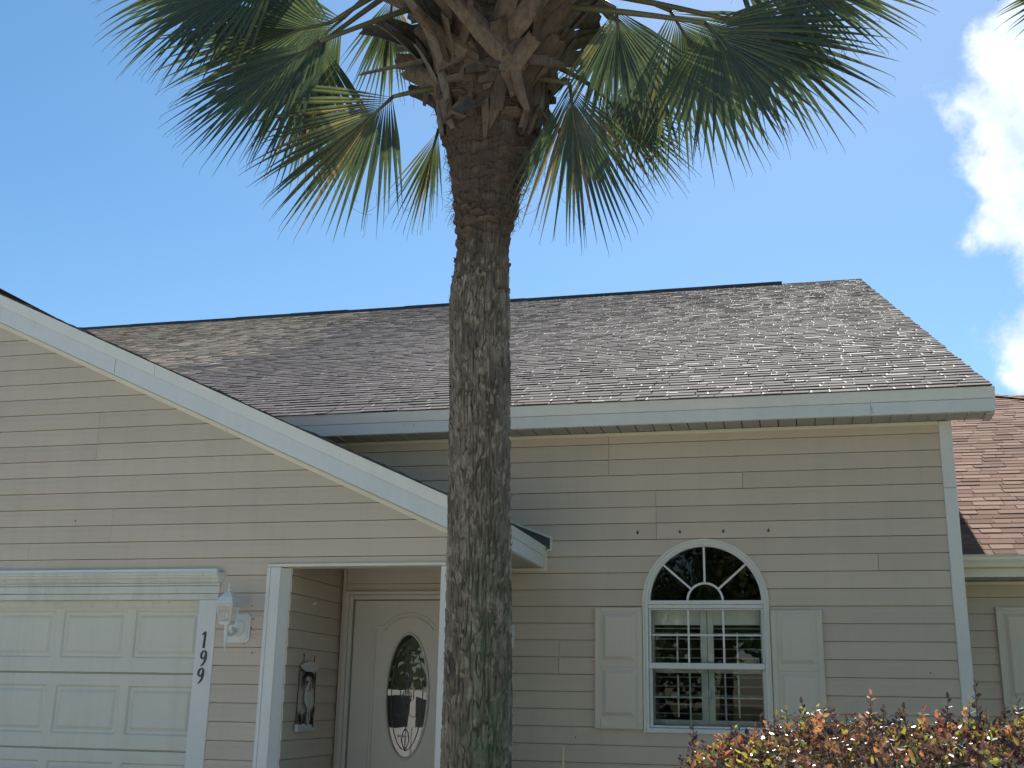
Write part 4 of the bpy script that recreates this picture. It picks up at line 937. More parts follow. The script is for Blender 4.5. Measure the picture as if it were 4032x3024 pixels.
# ------------------------------------------------------------------ PALM
PC = Vector((-1.545, 5.6, 0))
TP = [(0, .215), (.25, .185), (1.0, .166), (1.5, .1648), (2.1, .162), (2.45, .1578), (2.94, .1573), (3.32, .1563), (3.58, .157), (3.74, .150), (3.86, .141), (3.99, .150), (4.13, .172), (4.26, .196), (4.40, .222), (4.55, .250), (4.75, .30), (5.1, .36), (5.6, .36), (6.1, .24), (6.4, .02)]
TC = [(0, -1.525), (1.2, -1.531), (2.1, -1.541), (2.94, -1.557), (3.58, -1.577), (4.0, -1.560), (4.5, -1.545), (6.0, -1.545)]
def interp(T, z): return np.interp(z, [a for a, _ in T], [b for _, b in T])
def palm_trunk(root, origin, na=340, nz=1100, z_hi=6.38, name='trunk'):
    z = np.linspace(-.05, z_hi, nz); th = np.linspace(0, 2*np.pi, na, endpoint=False)
    Z, T = np.meshgrid(z, th, indexing='ij')
    R = interp(TP, Z); CX = interp(TC, Z)
    cx, sy = np.cos(T), np.sin(T)
    low = np.clip((4.02-Z+(vnoise(cx*3+2, sy*3+2, Z*3)-.5)*.5+(vnoise(cx*12+2, sy*12+2, Z*9)-.5)*.3)/.5, 0, 1); low = low*low*(3-2*low)
    # wandering vertical fissures
    ww = vnoise(cx*3+9, sy*3+9, Z*2.2)*2.2
    a = T/(2*np.pi)
    def cyc(k, zf, seed):  # noise periodic in angle
        return vnoise(cx*k+20+seed, sy*k+20, Z*zf+seed)
    f1 = np.abs(cyc(9.5, 9, 1) - .5)*2; f2 = np.abs(cyc(20, 12, 7)-.5)*2; f3 = np.abs(vnoise(cx*3+4, sy*3+4, Z*26)-.5)*2
    crack = np.clip(1-f1/.17, 0, 1)*.9 + np.clip(1-f2/.24, 0, 1)*.7
    crack += np.clip(1-f3/.09, 0, 1)*.35*(vnoise(cx*5, sy*5, Z*4+3) > .45)
    crack = np.clip(crack, 0, 1.2)
    plates = cyc(5, 9, 3)*.008 + cyc(17, 13, 5)*.008 + cyc(40, 80, 9)*.005
    d_low = plates - crack*.011
    # fibrous top: horizontal ring scars with frayed lips
    rs = Z*13 + 1.3*vnoise(cx*1.6+5, sy*1.6+5, Z*6) + .45*vnoise(cx*11, sy*11, Z*16) ; saw = rs-np.floor(rs)
    ring = np.clip(saw, 0, 1)**2
    frb = vnoise(cx*26, sy*26, Z*12)*.010 + vnoise(cx*50, sy*50, Z*34)*.007
    vert = np.clip(1-np.abs(cyc(16, 5, 4)-.5)*2/.22, 0, 1)
    d_hi = ring*.007 + frb*1.25 - .012 - vert*.004
    crack_hi = np.clip((.30-saw)/.30, 0, 1)*.6*(.4+vnoise(cx*6, sy*6, Z*7)) + vert*.4 + np.clip(vnoise(cx*4, sy*4, Z*5+8)-.55, 0, 1)*1.2 + np.clip((Z-4.35)/.3, 0, 1)*.3
    D = d_low*low + d_hi*(1-low)
    D += (vnoise(cx*1.6+3, sy*1.6+3, Z*1.8)-.5)*.016
    RR = R + D - .006
    X = origin.x-PC.x + CX + RR*cx; Yv = origin.y + RR*sy
    V = np.stack([X, Yv, Z], -1).reshape(-1, 3)
    i = np.arange(nz-1)[:, None]*na; j = np.arange(na)[None, :]; j2 = (j+1) % na
    F = np.stack([i+j, i+j2, i+na+j2, i+na+j], -1).reshape(-1, 4)
    c = np.array([origin.x, origin.y, 2.9])
    me = bpy.data.meshes.new(name); me.vertices.add(len(V)); me.vertices.foreach_set('co', (V-c).ravel())
    me.loops.add(F.size); me.loops.foreach_set('vertex_index', F.ravel()); me.polygons.add(len(F)); me.polygons.foreach_set('loop_start', np.arange(0, F.size, 4)); me.polygons.foreach_set('loop_total', np.full(len(F), 4))
    me.polygons.foreach_set('use_smooth', np.ones(len(F), bool)); me.update(); me.validate()
    alg = np.clip((cx*.85 - sy*.35 + .05)*1.5, 0, 1)*np.clip((3.0-Z)/1.6, 0, 1)*low
    alg = np.maximum(alg, np.clip((1.3-Z)/.5, 0, 1)*.5)
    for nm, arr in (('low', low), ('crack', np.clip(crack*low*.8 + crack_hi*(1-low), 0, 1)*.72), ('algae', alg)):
        at = me.attributes.new(nm, 'FLOAT', 'POINT'); at.data.foreach_set('value', arr.ravel().astype(np.float32))
    me.materials.append(M['bark']); o = bpy.data.objects.new(name, me); COL.objects.link(o); o.parent = root; o.location = Vector(c)-WL[root.name]; WL[o.name] = Vector(c)
    return o
def trunk_flakes(root, origin):
    """lifted bark chips and frayed fibres standing proud of the trunk"""
    R = random.Random(4); m = MB()
    for i in range(650):
        z = R.uniform(.6, 3.75); t = R.uniform(0, 2*math.pi); r = float(interp(TP, z))+.0; cx0 = origin.x-PC.x+float(interp(TC, z))
        hi = z > 3.8; h = R.uniform(.015, .055)*(1 if not hi else .6); w = R.uniform(.008, .022)*(1 if not hi else 1.8); lift = R.uniform(.004, .014)*(1 if not hi else 1.3)
        dn = -1 if not hi else 1
        n = Vector((math.cos(t), math.sin(t), 0)); s = Vector((-math.sin(t), math.cos(t), 0)); p = Vector((cx0, origin.y, z))+n*(r-.004); k = Vector((0, 0, 1))
        a = R.uniform(-.3, .3); u = k*math.cos(a)+s*math.sin(a); v = s*math.cos(a)-k*math.sin(a)
        q = [p-v*w*.5, p+v*w*.45, p+u*h*.5+v*w*.6+n*(lift*.5+.004), p+u*h+n*(lift+.004)+v*w*R.uniform(-.2, .3), p+u*h*.6-v*w*.5+n*(lift*.6+.004)]
        m.cur = R.random() if not hi else R.uniform(0, .25); m.add(q, [(0, 1, 2, 3, 4)])
    m.build('bark_flakes', 'chip', root, tint=True, kind='stuff')
    m = MB()
    for i in range(170):
        z = R.uniform(3.55, 4.75); t = R.uniform(0, 2*math.pi); r = float(interp(TP, z)); cx0 = origin.x-PC.x+float(interp(TC, z)); f = (z-3.55)/1.2
        n = Vector((math.cos(t), math.sin(t), 0)); s_ = Vector((-math.sin(t), math.cos(t), 0)); k = Vector((0, 0, 1)); p = Vector((cx0, origin.y, z))+n*(r-.012)
        w = R.uniform(.02, .06)*(.6+f); h = R.uniform(.015, .045)*(.6+f); o_ = R.uniform(.018, .034)*(.6+f*.8)
        b0 = [p-s_*w, p+s_*w, p+s_*w*R.uniform(.4, .9)+n*o_*R.uniform(.6, 1)+k*h*R.uniform(.3, 1), p+s_*w*.1+n*o_*1.15+k*h*R.uniform(.6, 1.2), p-s_*w*R.uniform(.4, .9)+n*o_*R.uniform(.5, 1)+k*h*R.uniform(.3, 1)]
        m.cur = R.uniform(0, .6); m.add(b0+[q-k*.012-n*.004 for q in b0], [(0, 1, 2, 3, 4), (9, 8, 7, 6, 5), (1, 6, 7, 2), (2, 7, 8, 3), (3, 8, 9, 4), (4, 9, 5, 0)])
    m.build('frayed_stubs', 'boot', root, tint=True, kind='stuff')
    m = MB()
    for i in range(900):
        z = R.uniform(4.0, 5.2); t = R.uniform(0, 2*math.pi); r = float(interp(TP, z)); cx0 = origin.x-PC.x+float(interp(TC, z))
        n = Vector((math.cos(t), math.sin(t), 0)); s = Vector((-math.sin(t), math.cos(t), 0)); p = Vector((cx0, origin.y, z))+n*(r-.01)
        sg = R.choice((-1, 1)); L = R.uniform(.06, .22); pts = [p, p+s*sg*L*.4+n*.014+Vector((0, 0, R.uniform(-.01, .03))), p+s*sg*L*.8+n*R.uniform(-.01, .03)+Vector((0, 0, R.uniform(-.05, .04)))]
        m.tube(pts, [.0022, .0018, .0008], 3, cap=False)
    m.build('trunk_fibres', 'fibre', root, kind='stuff')
def boot(root, base, t, tilt, L, W, yaw, R, hang=False):
    """one split leaf base: wide forked foot hugging the trunk, strap curving up and out, broken tip"""
    n = Vector((math.cos(t), math.sin(t), 0)); s = Vector((-math.sin(t), math.cos(t), 0)); k = Vector((0, 0, 1))
    up = (k*math.cos(yaw)+s*math.sin(yaw)); sd = (s*math.cos(yaw)-k*math.sin(yaw))
    m = MB(); m.cur = R.random(); ns = 9; vs = []
    thick = .016
    pos = Vector(base); ang = .10
    for i in range(ns):
        f = i/(ns-1); ang = .12+(tilt-.12)*(f**.8) if not hang else tilt
        d = up*math.cos(ang)+n*math.sin(ang)
        if i: pos = pos+d*(L/(ns-1))
        nn = n*math.cos(ang)-up*math.sin(ang)
        w = W*(1.0-.52*f**.6)*(1+.06*math.sin(f*9+t)); cup = .22*w*(1-f*.4)
        jag = (R.uniform(-.018, .018) if i == ns-1 else 0)
        for j in range(5):
            q = j/4*2-1; e = d*(jag if j in (1, 3) else (-jag*.6)) if i == ns-1 else Vector((0, 0, 0))
            vs.append(pos+sd*q*w*.5-nn*cup*(q*q)+nn*thick*.5*(1-abs(q)*.7)+e)
        for j in range(5):
            q = j/4*2-1
            vs.append(pos+sd*q*w*.5-nn*cup*(q*q)-nn*thick*.5*(1-abs(q)*.7))
    fs = []
    for i in range(ns-1):
        b, c = i*10, (i+1)*10
        for j in range(4): fs += [(b+j, b+j+1, c+j+1, c+j), (b+5+j, c+5+j, c+6+j, b+6+j)]
        fs += [(b, c, c+5, b+5), (b+4, b+9, c+9, c+4)]
    e = (ns-1)*10; fs += [(e+j, e+j+1, e+6+j, e+5+j) for j in range(4)]
    m.add(vs, fs)
    # forked feet
    for sg in (-1, 1):
        a = Vector(base); pts = []
        b0 = a+up*.03+sd*sg*W*.30; b1 = a-up*.06+sd*sg*W*.75-n*.012; b2 = a-up*.15+sd*sg*W*1.05-n*.035
        for p, w in ((b0, W*.32), (b1, W*.28), (b2, W*.16)): pts.append((p, w))
        vs = []
        for p, w in pts: vs += [p+up*w*.5+sd*sg*w*.3+n*.008, p-up*w*.5-sd*sg*w*.3+n*.008, p-up*w*.5-sd*sg*w*.3-n*.012, p+up*w*.5+sd*sg*w*.3-n*.012]
        m.add(vs, [(4*i+j, 4*i+(j+1) % 4, 4*i+4+(j+1) % 4, 4*i+4+j) for i in range(2) for j in range(4)])
    return m.build('leaf_base', 'boot', root, tint=True)
def boots(root, origin, n, seed, z0=4.70, z1=6.15):
    R = random.Random(seed)
    for i in range(n):
        f = i/(n-1); z = z0+(z1-z0)*f; t = i*2.39996+R.uniform(-.25, .25)
        r = float(interp(TP, z))-.005; cx0 = origin.x-PC.x+float(interp(TC, z))
        b = Vector((cx0+r*math.cos(t), origin.y+r*math.sin(t), z))
        boot(root, b, t, R.uniform(.7, 1.45) if f > .2 else R.uniform(.35, .9), R.uniform(.34, .60)*(.75 if f < .15 else 1), R.uniform(.14, .23), R.choice((-1, 1))*R.uniform(.25, 1.15), R)
def frond(root, hub, axis, lat, L, S, n, droop, seed, origin_pt, sag=.0, old=.0, fuse=.44):
    """costapalmate fan leaf: petiole from the crown to the hub, pleated blade splitting into drooping fingers"""
    R = random.Random(seed); hub = Vector(hub); a = Vector(axis).normalized(); l = Vector(lat); l = (l-a*l.dot(a)).normalized(); nrm = a.cross(l)
    if nrm.z < 0: nrm = -nrm
    fr = bpy.data.objects.new('frond', None); COL.objects.link(fr); fr.parent = root; fr.location = hub-WL[root.name]; WL[fr.name] = hub.copy(); fr.empty_display_size = .1
    n = int(n*.86); droop = droop*.72
    # petiole
    o = Vector(origin_pt); mid = (o+hub)/2+Vector((0, 0, .02+.03*R.random())); pts = []
    for i in range(9):
        t = i/8; p = o*(1-t)**2+mid*2*t*(1-t)+hub*t*t; pts.append(p)
    m = MB(); m.tube(pts, [.026-.014*i/8 for i in range(9)], 6); m.tube([hub, hub+a*L*.18, hub+a*L*.34-Vector((0, 0, .02))], [.011, .007, .003], 5); m.build('petiole', 'petiole', fr, smooth=True)
    m = MB(); costa = L*.28; ns = 12; th = []
    for i in range(n):
        f = (i+.5)/n*2-1; ang = f*S + R.uniform(-.012, .012); c, s_ = math.cos(ang), math.sin(ang)
        d = a*c+l*s_; root_p = hub+a*costa*(1-abs(f))**1.0*.9 - Vector((0, 0, 1))*.0
        Li = L*(1-.22*abs(f)**2.2)*R.uniform(.92, 1.05)-costa*(1-abs(f))*.6
        pitch = S*2/n; side = (l*c-a*s_); m.cur = min(1, max(0, R.gauss(.42, .2)+old))
        dr = droop*.68*R.uniform(.6, 1.3); kink = R.uniform(-.035, .035); tw = R.uniform(-.05, .05)
        prev = None; vs = []
        lift = (1 if i % 2 else -1)*.0
        for j in range(ns+1):
            t = j/ns; rr = Li*t
            p = root_p + d*rr*(1-.10*dr*t) - Vector((0, 0, 1))*(dr*Li*.50*t**3.0) + side*(kink*rr*t) + nrm*(-.10*L*f*f*t)
            wi = pitch*(rr+costa*.35*(1-abs(f)))*.78 if t < fuse else None
            wf = pitch*(Li*fuse+costa*.35*(1-abs(f)))*.78
            if wi is None: wi = wf*max(.0, 1-((t-fuse)/(1-fuse)))**.85*.95
            wi = max(wi, .0011)
            fold = wi*(.55 if t < fuse else .38)
            tang = nrm*math.cos(tw*8*t)+side*math.sin(tw*8*t)
            vs += [p-side*wi, p+nrm*fold*.9, p+side*wi]
        fs = []
        for j in range(ns): b = 3*j; fs += [(b, b+1, b+4, b+3), (b+1, b+2, b+5, b+4)]
        m.add(vs, fs)
        # thread hanging from the tip
        e = Vector(vs[-2]); dd = (e-Vector(vs[-5])).normalized(); g = R.uniform(.01, .05)
        th.append(([e, e+dd*g*.5+Vector((0, 0, -.08*g)), e+dd*g*.9+Vector((R.uniform(-.01, .01), 0, -.35*g))]))
    m.build('blade', 'palm_leaf', fr, tint=True, smooth=False)
    m = MB()
    for p in th: m.tube(p, [.0013, .0010, .0006], 3, cap=False)
    for i in range(14):        # curly filaments at the splits
        ang = R.uniform(-S, S); rr = L*R.uniform(.35, .75); p = hub+(a*math.cos(ang)+l*math.sin(ang))*rr - Vector((0, 0, droop*.2*rr))
        q = [p]; v = Vector((R.uniform(-.4, .4), R.uniform(-.4, .4), -1))
        for j in range(6): q.append(q[-1]+v.normalized()*R.uniform(.02, .045)); v += Vector((R.uniform(-.7, .7), R.uniform(-.7, .7), R.uniform(-.3, .4)))
        m.tube(q, .0009, 3, cap=False)
    m.build('leaf_threads', 'fibre', fr, kind='stuff')
    return fr
def ang_dir(deg, dy):
    # direction in the facade plane (0 = +X, 90 = up), plus a depth component
    t = math.radians(deg); return Vector((math.cos(t), dy, math.sin(t)))
def main_palm():
    root = thing('palm_tree', 'tall cabbage palm with rough grey trunk and drooping fan fronds in front of the house', 'palm tree', (PC.x, PC.y, 0))
    palm_trunk(root, PC)
    trunk_flakes(root, PC)
    boots(root, PC, 190, 8)
    # hub, axis angle, depth tilt, length, half spread, fingers, droop
    F = [((-2.42, 5.30, 5.22), 190, -.10, .98, 1.25, 44, .42),
         ((-2.34, 5.00, 4.90), 222, -.25, .88, .78, 38, .30),
         ((-2.60, 5.60, 5.30), 262, .10, .85, .75, 34, .20),
         ((-2.81, 5.20, 5.62), 196, -.10, .98, .95, 40, .62),
         ((-2.02, 5.30, 4.70), 228, -.15, .86, .95, 42, .25),
         ((-1.98, 6.00, 4.86), 252, .15, .62, .45, 24, .15),
         ((-2.40, 6.20, 6.00), 262, .20, .70, .60, 30, .20),
         ((-.90, 5.90, 5.41), 262, .10, .56, 1.0, 32, .18),
         ((-.51, 5.50, 5.16), 296, .05, .92, .95, 42, .35),
         ((-.30, 5.10, 4.80), 300, -.20, .76, 1.30, 48, .30),
         ((.01, 5.30, 5.22), 335, -.05, .80, .75, 34, .38),
         ((-1.05, 5.40, 4.72), 277, -.10, .92, .68, 40, .18),
         ((-1.00, 6.00, 5.02), 310, .15, .72, .65, 32, .25),
         ((-1.30, 6.20, 4.96), 240, .10, .46, .40, 18, .10),
         ((-.68, 6.10, 5.30), 268, .10, .72, .70, 34, .20),
         ((-.78, 5.30, 5.08), 275, -.15, .74, .80, 36, .22),  ((-2.62, 5.0, 5.36), 205, -.2, .86, 1.0, 38, .40), ((-.15, 5.4, 4.98), 322, .0, .80, .8, 36, .34),
         # upper crown, above the frame
         ((-2.5, 5.8, 6.2), 165, .1, 1.0, 1.2, 40, .5), ((-2.1, 5.4, 6.6), 135, -.2, 1.0, 1.2, 40, .4), ((-1.6, 5.9, 6.9), 95, .2, 1.0, 1.2, 40, .3),
         ((-.9, 5.5, 6.6), 55, -.1, 1.0, 1.2, 40, .4), ((-.5, 5.9, 6.1), 15, .2, 1.0, 1.2, 40, .5), ((-1.5, 6.5, 6.5), 90, 1.2, 1.0, 1.2, 40, .5),
         ((-1.2, 4.9, 6.4), 70, -1.2, .9, 1.1, 36, .5), ((-.2, 5.6, 5.6), 345, .3, .9, 1.1, 36, .5), ((-1.9, 4.9, 6.3), 120, -1.0, .9, 1.1, 36, .5), ((-2.7, 6.1, 5.8), 200, .4, .9, 1.1, 36, .5)]
    for i, (hub, deg, dy, L, S, n, dr) in enumerate(F):
        a = ang_dir(deg, dy); R = random.Random(i+50)
        lat = ang_dir(deg+90, R.uniform(-.25, .25))
        hz = min(6.2, hub[2]+(.14 if i in (4, 5, 11, 12, 13) else .55)); t = math.atan2(hub[1]-5.6, hub[0]+1.545)
        frond(root, hub, a, lat, L, S, n, dr, i, (PC.x+.17*math.cos(t), 5.6+.17*math.sin(t), hz), old=.12 if i in (4, 5, 11) else 0)
    # broken hanging boots / bare stubs at the crown's foot
    R = random.Random(2)
    for (b, t, tilt, L, W, yaw) in (((-1.83, 5.42, 4.98), 3.6, 1.9, .42, .07, .3), ((-1.75, 5.38, 4.80), 3.9, 1.0, .40, .11, .9), ((-1.27, 5.42, 4.98), -.6, 1.3, .45, .10, -.5),
                                    ((-1.22, 5.50, 4.62), -.5, 2.5, .36, .075, .0), ((-1.55, 5.32, 4.62), -1.57, 2.4, .20, .13, .5), ((-1.50, 5.30, 4.86), -1.5, .9, .46, .13, -1.1),
                                    ((-1.72, 5.33, 4.92), -2.0, .8, .46, .13, 1.1), ((-1.28, 5.33, 4.80), -1.2, .55, .85, .17, -.95), ((-1.80, 5.36, 4.85), 3.9, 1.15, .55, .16, .4), ((-1.22, 5.40, 4.95), -.7, 1.2, .6, .18, .3), ((-1.40, 5.28, 5.15), -1.35, .8, .6, .2, .9), ((-1.70, 5.30, 5.10), -1.9, .7, .65, .2, -.8), ((-1.15, 5.45, 5.2), -.4, 1.35, .6, .17, .1), ((-1.88, 5.45, 5.15), 3.5, 1.35, .6, .17, -.2), ((-1.45, 5.30, 5.12), -1.4, .7, .5, .14, -1.0), ((-1.75, 5.34, 5.2), -2.1, .6, .5, .14, .8), ((-1.35, 5.33, 5.3), -1.1, .8, .45, .13, .6)):
        boot(root, b, t, tilt, L, W, yaw, R, hang=tilt > 1.8)
main_palm()
def second_palm():
    o = Vector((2.15, 6.5, 0)); root = thing('palm_tree', 'second palm at the right edge, only its frond tips showing over the cloud', 'palm tree', (o.x, o.y, 0))
    palm_trunk(root, o, 64, 200)
    boots(root, o, 16, 5, 5.7, 6.1)
    F = [((1.98, 6.5, 5.72), 190, .0, .62, .75, 26, .45), ((2.0, 6.3, 5.55), 232, -.1, .66, .7, 26, .3), ((2.3, 6.4, 6.3), 110, 0, .9, 1.2, 32, .4), ((2.8, 6.5, 6.0), 20, 0, .9, 1.2, 32, .4), ((2.7, 6.4, 5.4), 320, 0, .8, 1.0, 30, .3), ((2.2, 7.1, 6.2), 90, 1, .9, 1.2, 32, .4)]
    for i, (hub, deg, dy, L, S, n, dr) in enumerate(F):
        t = math.atan2(hub[1]-o.y, hub[0]-o.x)
        frond(root, hub, ang_dir(deg, dy), ang_dir(deg+90, .1), L, S, n, dr, i+200, (o.x+.15*math.cos(t), o.y+.15*math.sin(t), 5.3))
second_palm()

# ------------------------------------------------------------------ HEDGE
def leaf_verts(p, d, n, L, W):
    d = d.normalized(); s = d.cross(n)
    if s.length < 1e-4: s = d.cross(Vector((0, 0, 1)))
    if s.length < 1e-4: s = Vector((1, 0, 0))
    s.normalize(); u = s.cross(d)
    return [p, p+d*L*.33+s*W*.5+u*W*.16, p+d*L*.72+s*W*.36+u*W*.12, p+d*L-u*W*.1, p+d*L*.72-s*W*.36+u*W*.12, p+d*L*.33-s*W*.5+u*W*.16, p+d*L*.36, p+d*L*.72]
LEAF_F = [(0, 1, 6), (1, 2, 7, 6), (2, 3, 7), (3, 4, 7), (4, 5, 6, 7), (5, 0, 6)]
def rdir(R): 
    while True:
        v = Vector((R.uniform(-1, 1), R.uniform(-1, 1), R.uniform(-1, 1)))
        if .05 < v.length < 1: return v.normalized()
def hedge():
    h = thing('hedge', 'sprawling reddish-leaved hedge with loose shoots in front of the right wall', 'hedge', (.6, 5.0, 0))
    R = random.Random(9)
    def top(x):     # height of the clipped surface by x
        return float(np.interp(x, [-.60, -.42, -.30, -.12, .05, .5, 1.0, 2.2], [1.10, 1.27, 1.335, 1.37, 1.39, 1.405, 1.42, 1.42]))
    st = MB()
    for i in range(11500):
        x = R.uniform(-.60, 2.2); y = R.uniform(4.45, 5.55); zt = top(x + R.uniform(-.03, .03)) + .022*math.sin(x*9+y*7) + .028*math.sin(x*21+y*13+1) - .12*max(0, abs(y-5.0)-.35)
        if R.random() < .72: z = zt - abs(R.gauss(0, .05))
        else: z = zt - R.uniform(.05, .5)
        if x < -.45: z -= .05
        p = Vector((x, y, z)); d = rdir(R); d.z = abs(d.z)*.9+.1; L = R.uniform(.024, .043)
        r = R.random(); st.cur = (R.uniform(0, .25) if r < .34 else R.uniform(.25, .6) if r < .70 else R.uniform(.6, .92) if r < .93 else R.uniform(.95, 1))
        st.add(leaf_verts(p, d, rdir(R), L, L*.54), LEAF_F)
    for i in range(190):
        x = R.uniform(-.5, 2.1); y = R.uniform(4.6, 5.3); h0 = R.uniform(.04, .16)*R.uniform(.6, 1); ln = Vector((R.uniform(-.35, .35), R.uniform(-.3, .3), 1)).normalized(); zb = top(x)-.02; q0 = R.choice([(0, .2), (.1, .5), (.9, 1), (.3, .9), (0, .3)])
        n = int(h0/.009)+3
        for j in range(n):
            t = j/n; p = Vector((x, y, zb))+ln*h0*t; az = j*2.4; el = R.uniform(.1, 1.0); d = Vector((math.cos(az)*math.cos(el), math.sin(az)*math.cos(el), math.sin(el))); L = R.uniform(.022, .036)*(1.1-.4*t); st.cur = R.uniform(*q0); st.add(leaf_verts(p, d, rdir(R), L, L*.52), LEAF_F)
    st.build('foliage', 'hedge_leaf', h, tint=True, kind='stuff')
    m = MB()
    for i in range(46):
        x = R.uniform(-.5, 2.1); y = R.uniform(4.6, 5.4); b = Vector((x*.8+.1, y*.6+2, 0)); e = Vector((x, y, top(x)-.02)); mid = (b+e)/2+Vector((R.uniform(-.1, .1), R.uniform(-.1, .1), 0)); m.tube([b, mid, e], [.012, .008, .004], 5)
    m.build('branches', 'stem', h, kind='stuff')
    n_leaf = 0
    #        x     y    top   lean  tone   bare
    S = [(.022, 4.9, 1.515, -.03, 'grey'), (.095, 4.9, 1.505, .02, 'grey'), (-.05, 5.1, 1.49, -.01, 'green'), (-.10, 5.1, 1.47, .03, 'green'), (.26, 4.8, 1.555, .06, 'red'), (.31, 4.9, 1.50, .05, 'grey'), (.42, 5.0, 1.505, -.05, 'dark'), (.55, 4.9, 1.545, .07, 'dark'), (.52, 4.85, 1.47, .03, 'red'),
         (.68, 4.9, 1.605, .0, 'dark'), (.64, 4.8, 1.54, .04, 'mix'), (.72, 4.9, 1.49, -.02, 'olive'), (.83, 4.9, 1.545, .01, 'dark'), (.86, 5.0, 1.50, -.02, 'mix'), (1.02, 4.8, 1.565, .03, 'red'), (1.06, 5.0, 1.53, .02, 'mix'), (1.16, 4.9, 1.50, .0, 'red'),
         (-.44, 5.2, 1.425, .02, 'dark'), (-.20, 4.8, 1.42, .05, 'red'), (-.33, 4.8, 1.385, .05, 'red'), (-.24, 5.3, 1.40, -.10, 'dark'), (-.12, 4.8, 1.43, .05, 'grey'), (.18, 4.8, 1.46, .0, 'mix'), (1.3, 4.9, 1.55, .03, 'mix')]
    tone = {'grey': (.0, .3), 'red': (.93, 1.0), 'dark': (0, .12), 'mix': (.2, .95), 'olive': (.6, .8), 'green': (.68, .72)}
    for (x, y, zt, lean, tn) in S:
        x *= y/5.0; zt = 1.5+(zt-1.5)*y/5.0
        b = Vector((x-lean, y, top(x)-.10)); e = Vector((x+lean*.3, y, zt)); ln = (e-b).length
        pts = [b.lerp(e, t)+Vector((lean*math.sin(t*3)*.35, .01*math.sin(t*5), 0)) for t in [0, .2, .4, .6, .8, 1]]
        xs_ = MB(); m = MB(); m.tube(pts, [.0026, .0024, .0021, .0018, .0014, .001], 5); sh = m.build('shoot', 'stem', h)
        k = max(6, int(ln/.0125)); 
        for j in range(k):
            t = .15+.85*j/(k-1); q = min(t*5, 4.999); i0 = int(q); p = pts[i0].lerp(pts[i0+1], q-i0)
            az = j*2.4+R.uniform(-.4, .4); el = R.uniform(.2, 1.0) if j < k-1 else 1.4
            d = Vector((math.cos(az)*math.cos(el), math.sin(az)*math.cos(el), math.sin(el))); L = R.uniform(.030, .046)*(1.05-.35*t)
            m = MB(); m.cur = R.uniform(*tone[tn]) if R.random() < .85 else R.uniform(.1, .8); m.add(leaf_verts(p, d, rdir(R), L, L*.52), LEAF_F)
            if n_leaf < 300: m.build('leaf', 'hedge_leaf', sh, tint=True); n_leaf += 1
            else: xs_.cur = m.cur; xs_.add(m.v, LEAF_F)
        if xs_.v: xs_.build('leaves', 'hedge_leaf', sh, tint=True, kind='stuff')
hedge()
def grass_clump():
    R = random.Random(31); c = Vector((-1.02, 5.0, 0))
    g = thing('ornamental_grass', 'thin upright grass blades right of the palm trunk, one sunlit tip showing', 'grass', (c.x, c.y, 0))
    for i in range(9):
        a = R.uniform(0, 6.3); top = Vector((c.x+.10*math.cos(a), c.y+.1*math.sin(a), R.uniform(.7, 1.15))) if i else Vector((-.985, 5.0, 1.335))
        b = c+Vector((R.uniform(-.03, .03), R.uniform(-.03, .03), 0)); m = MB(); vs = []
        for j in range(8):
            t = j/7; p = b.lerp(top, t)+Vector(((.03 if i else .012)*math.sin(t*3), 0, 0)); w = .005*(1-t**2)+.0006; vs += [p-Vector((w, 0, 0)), p+Vector((0, -w*.5, 0)), p+Vector((w, 0, 0))]
        m.cur = R.random(); m.add(vs, [f for j in range(7) for f in ((3*j, 3*j+1, 3*j+4, 3*j+3), (3*j+1, 3*j+2, 3*j+5, 3*j+4))]); m.build('grass_blade', 'grass_leaf', g, tint=True)
grass_clump()

# ------------------------------------------------------------------ across the street: seen only as reflections in the glass
def broad_tree(x, y, H, rad, seed, label):
    R = random.Random(seed); t = thing('shade_tree', label, 'tree', (x, y, 0), group='trees across the street')
    m = MB(); m.tube([(x, y, 0), (x+.1, y, H*.25), (x, y+.1, H*.45), (x+.1, y, H*.8)], [.28, .2, .15, .04], 9)
    for i in range(9):
        a = R.uniform(0, 6.28); z = H*R.uniform(.3, .55); m.tube([(x, y, z), (x+rad*.4*math.cos(a), y+rad*.4*math.sin(a), z+H*.15), (x+rad*.8*math.cos(a), y+rad*.8*math.sin(a), z+H*.25)], [.09, .06, .02], 6)
    m.build('trunk', 'trunk2', t)
    cl = [(x+R.gauss(0, rad*.45), y+R.gauss(0, rad*.45), H*.50+R.gauss(0, H*.20), rad*R.uniform(.25, .45)) for _ in range(26)]
    m = MB()
    for i in range(10000):
        c = R.choice(cl); d = rdir(R); p = Vector(c[:3])+d*c[3]*R.uniform(.6, 1.05); m.cur = R.random(); L = R.uniform(.26, .42); m.add(leaf_verts(p, rdir(R), d, L, L*.6)[:6], [(0, 1, 2, 3, 4, 5)])
    m.build('crown', 'tree_leaf', t, tint=True, kind='stuff')
for i, (x, y, H, rad, d) in enumerate([(-17, -22, 8.0, 4.2, 'leftmost leafy tree'), (-9.5, -21, 8.5, 4.0, 'broad leafy tree'), (-2.5, -24, 9.5, 4.6, 'tallest leafy tree'), (4.5, -22, 8.0, 4.0, 'rounded leafy tree'), (11.5, -23, 8.8, 4.4, 'rightmost leafy tree')]):
    broad_tree(x, y, H+2.5, rad+.3, i+1, d+' across the street, only mirrored in the glass')

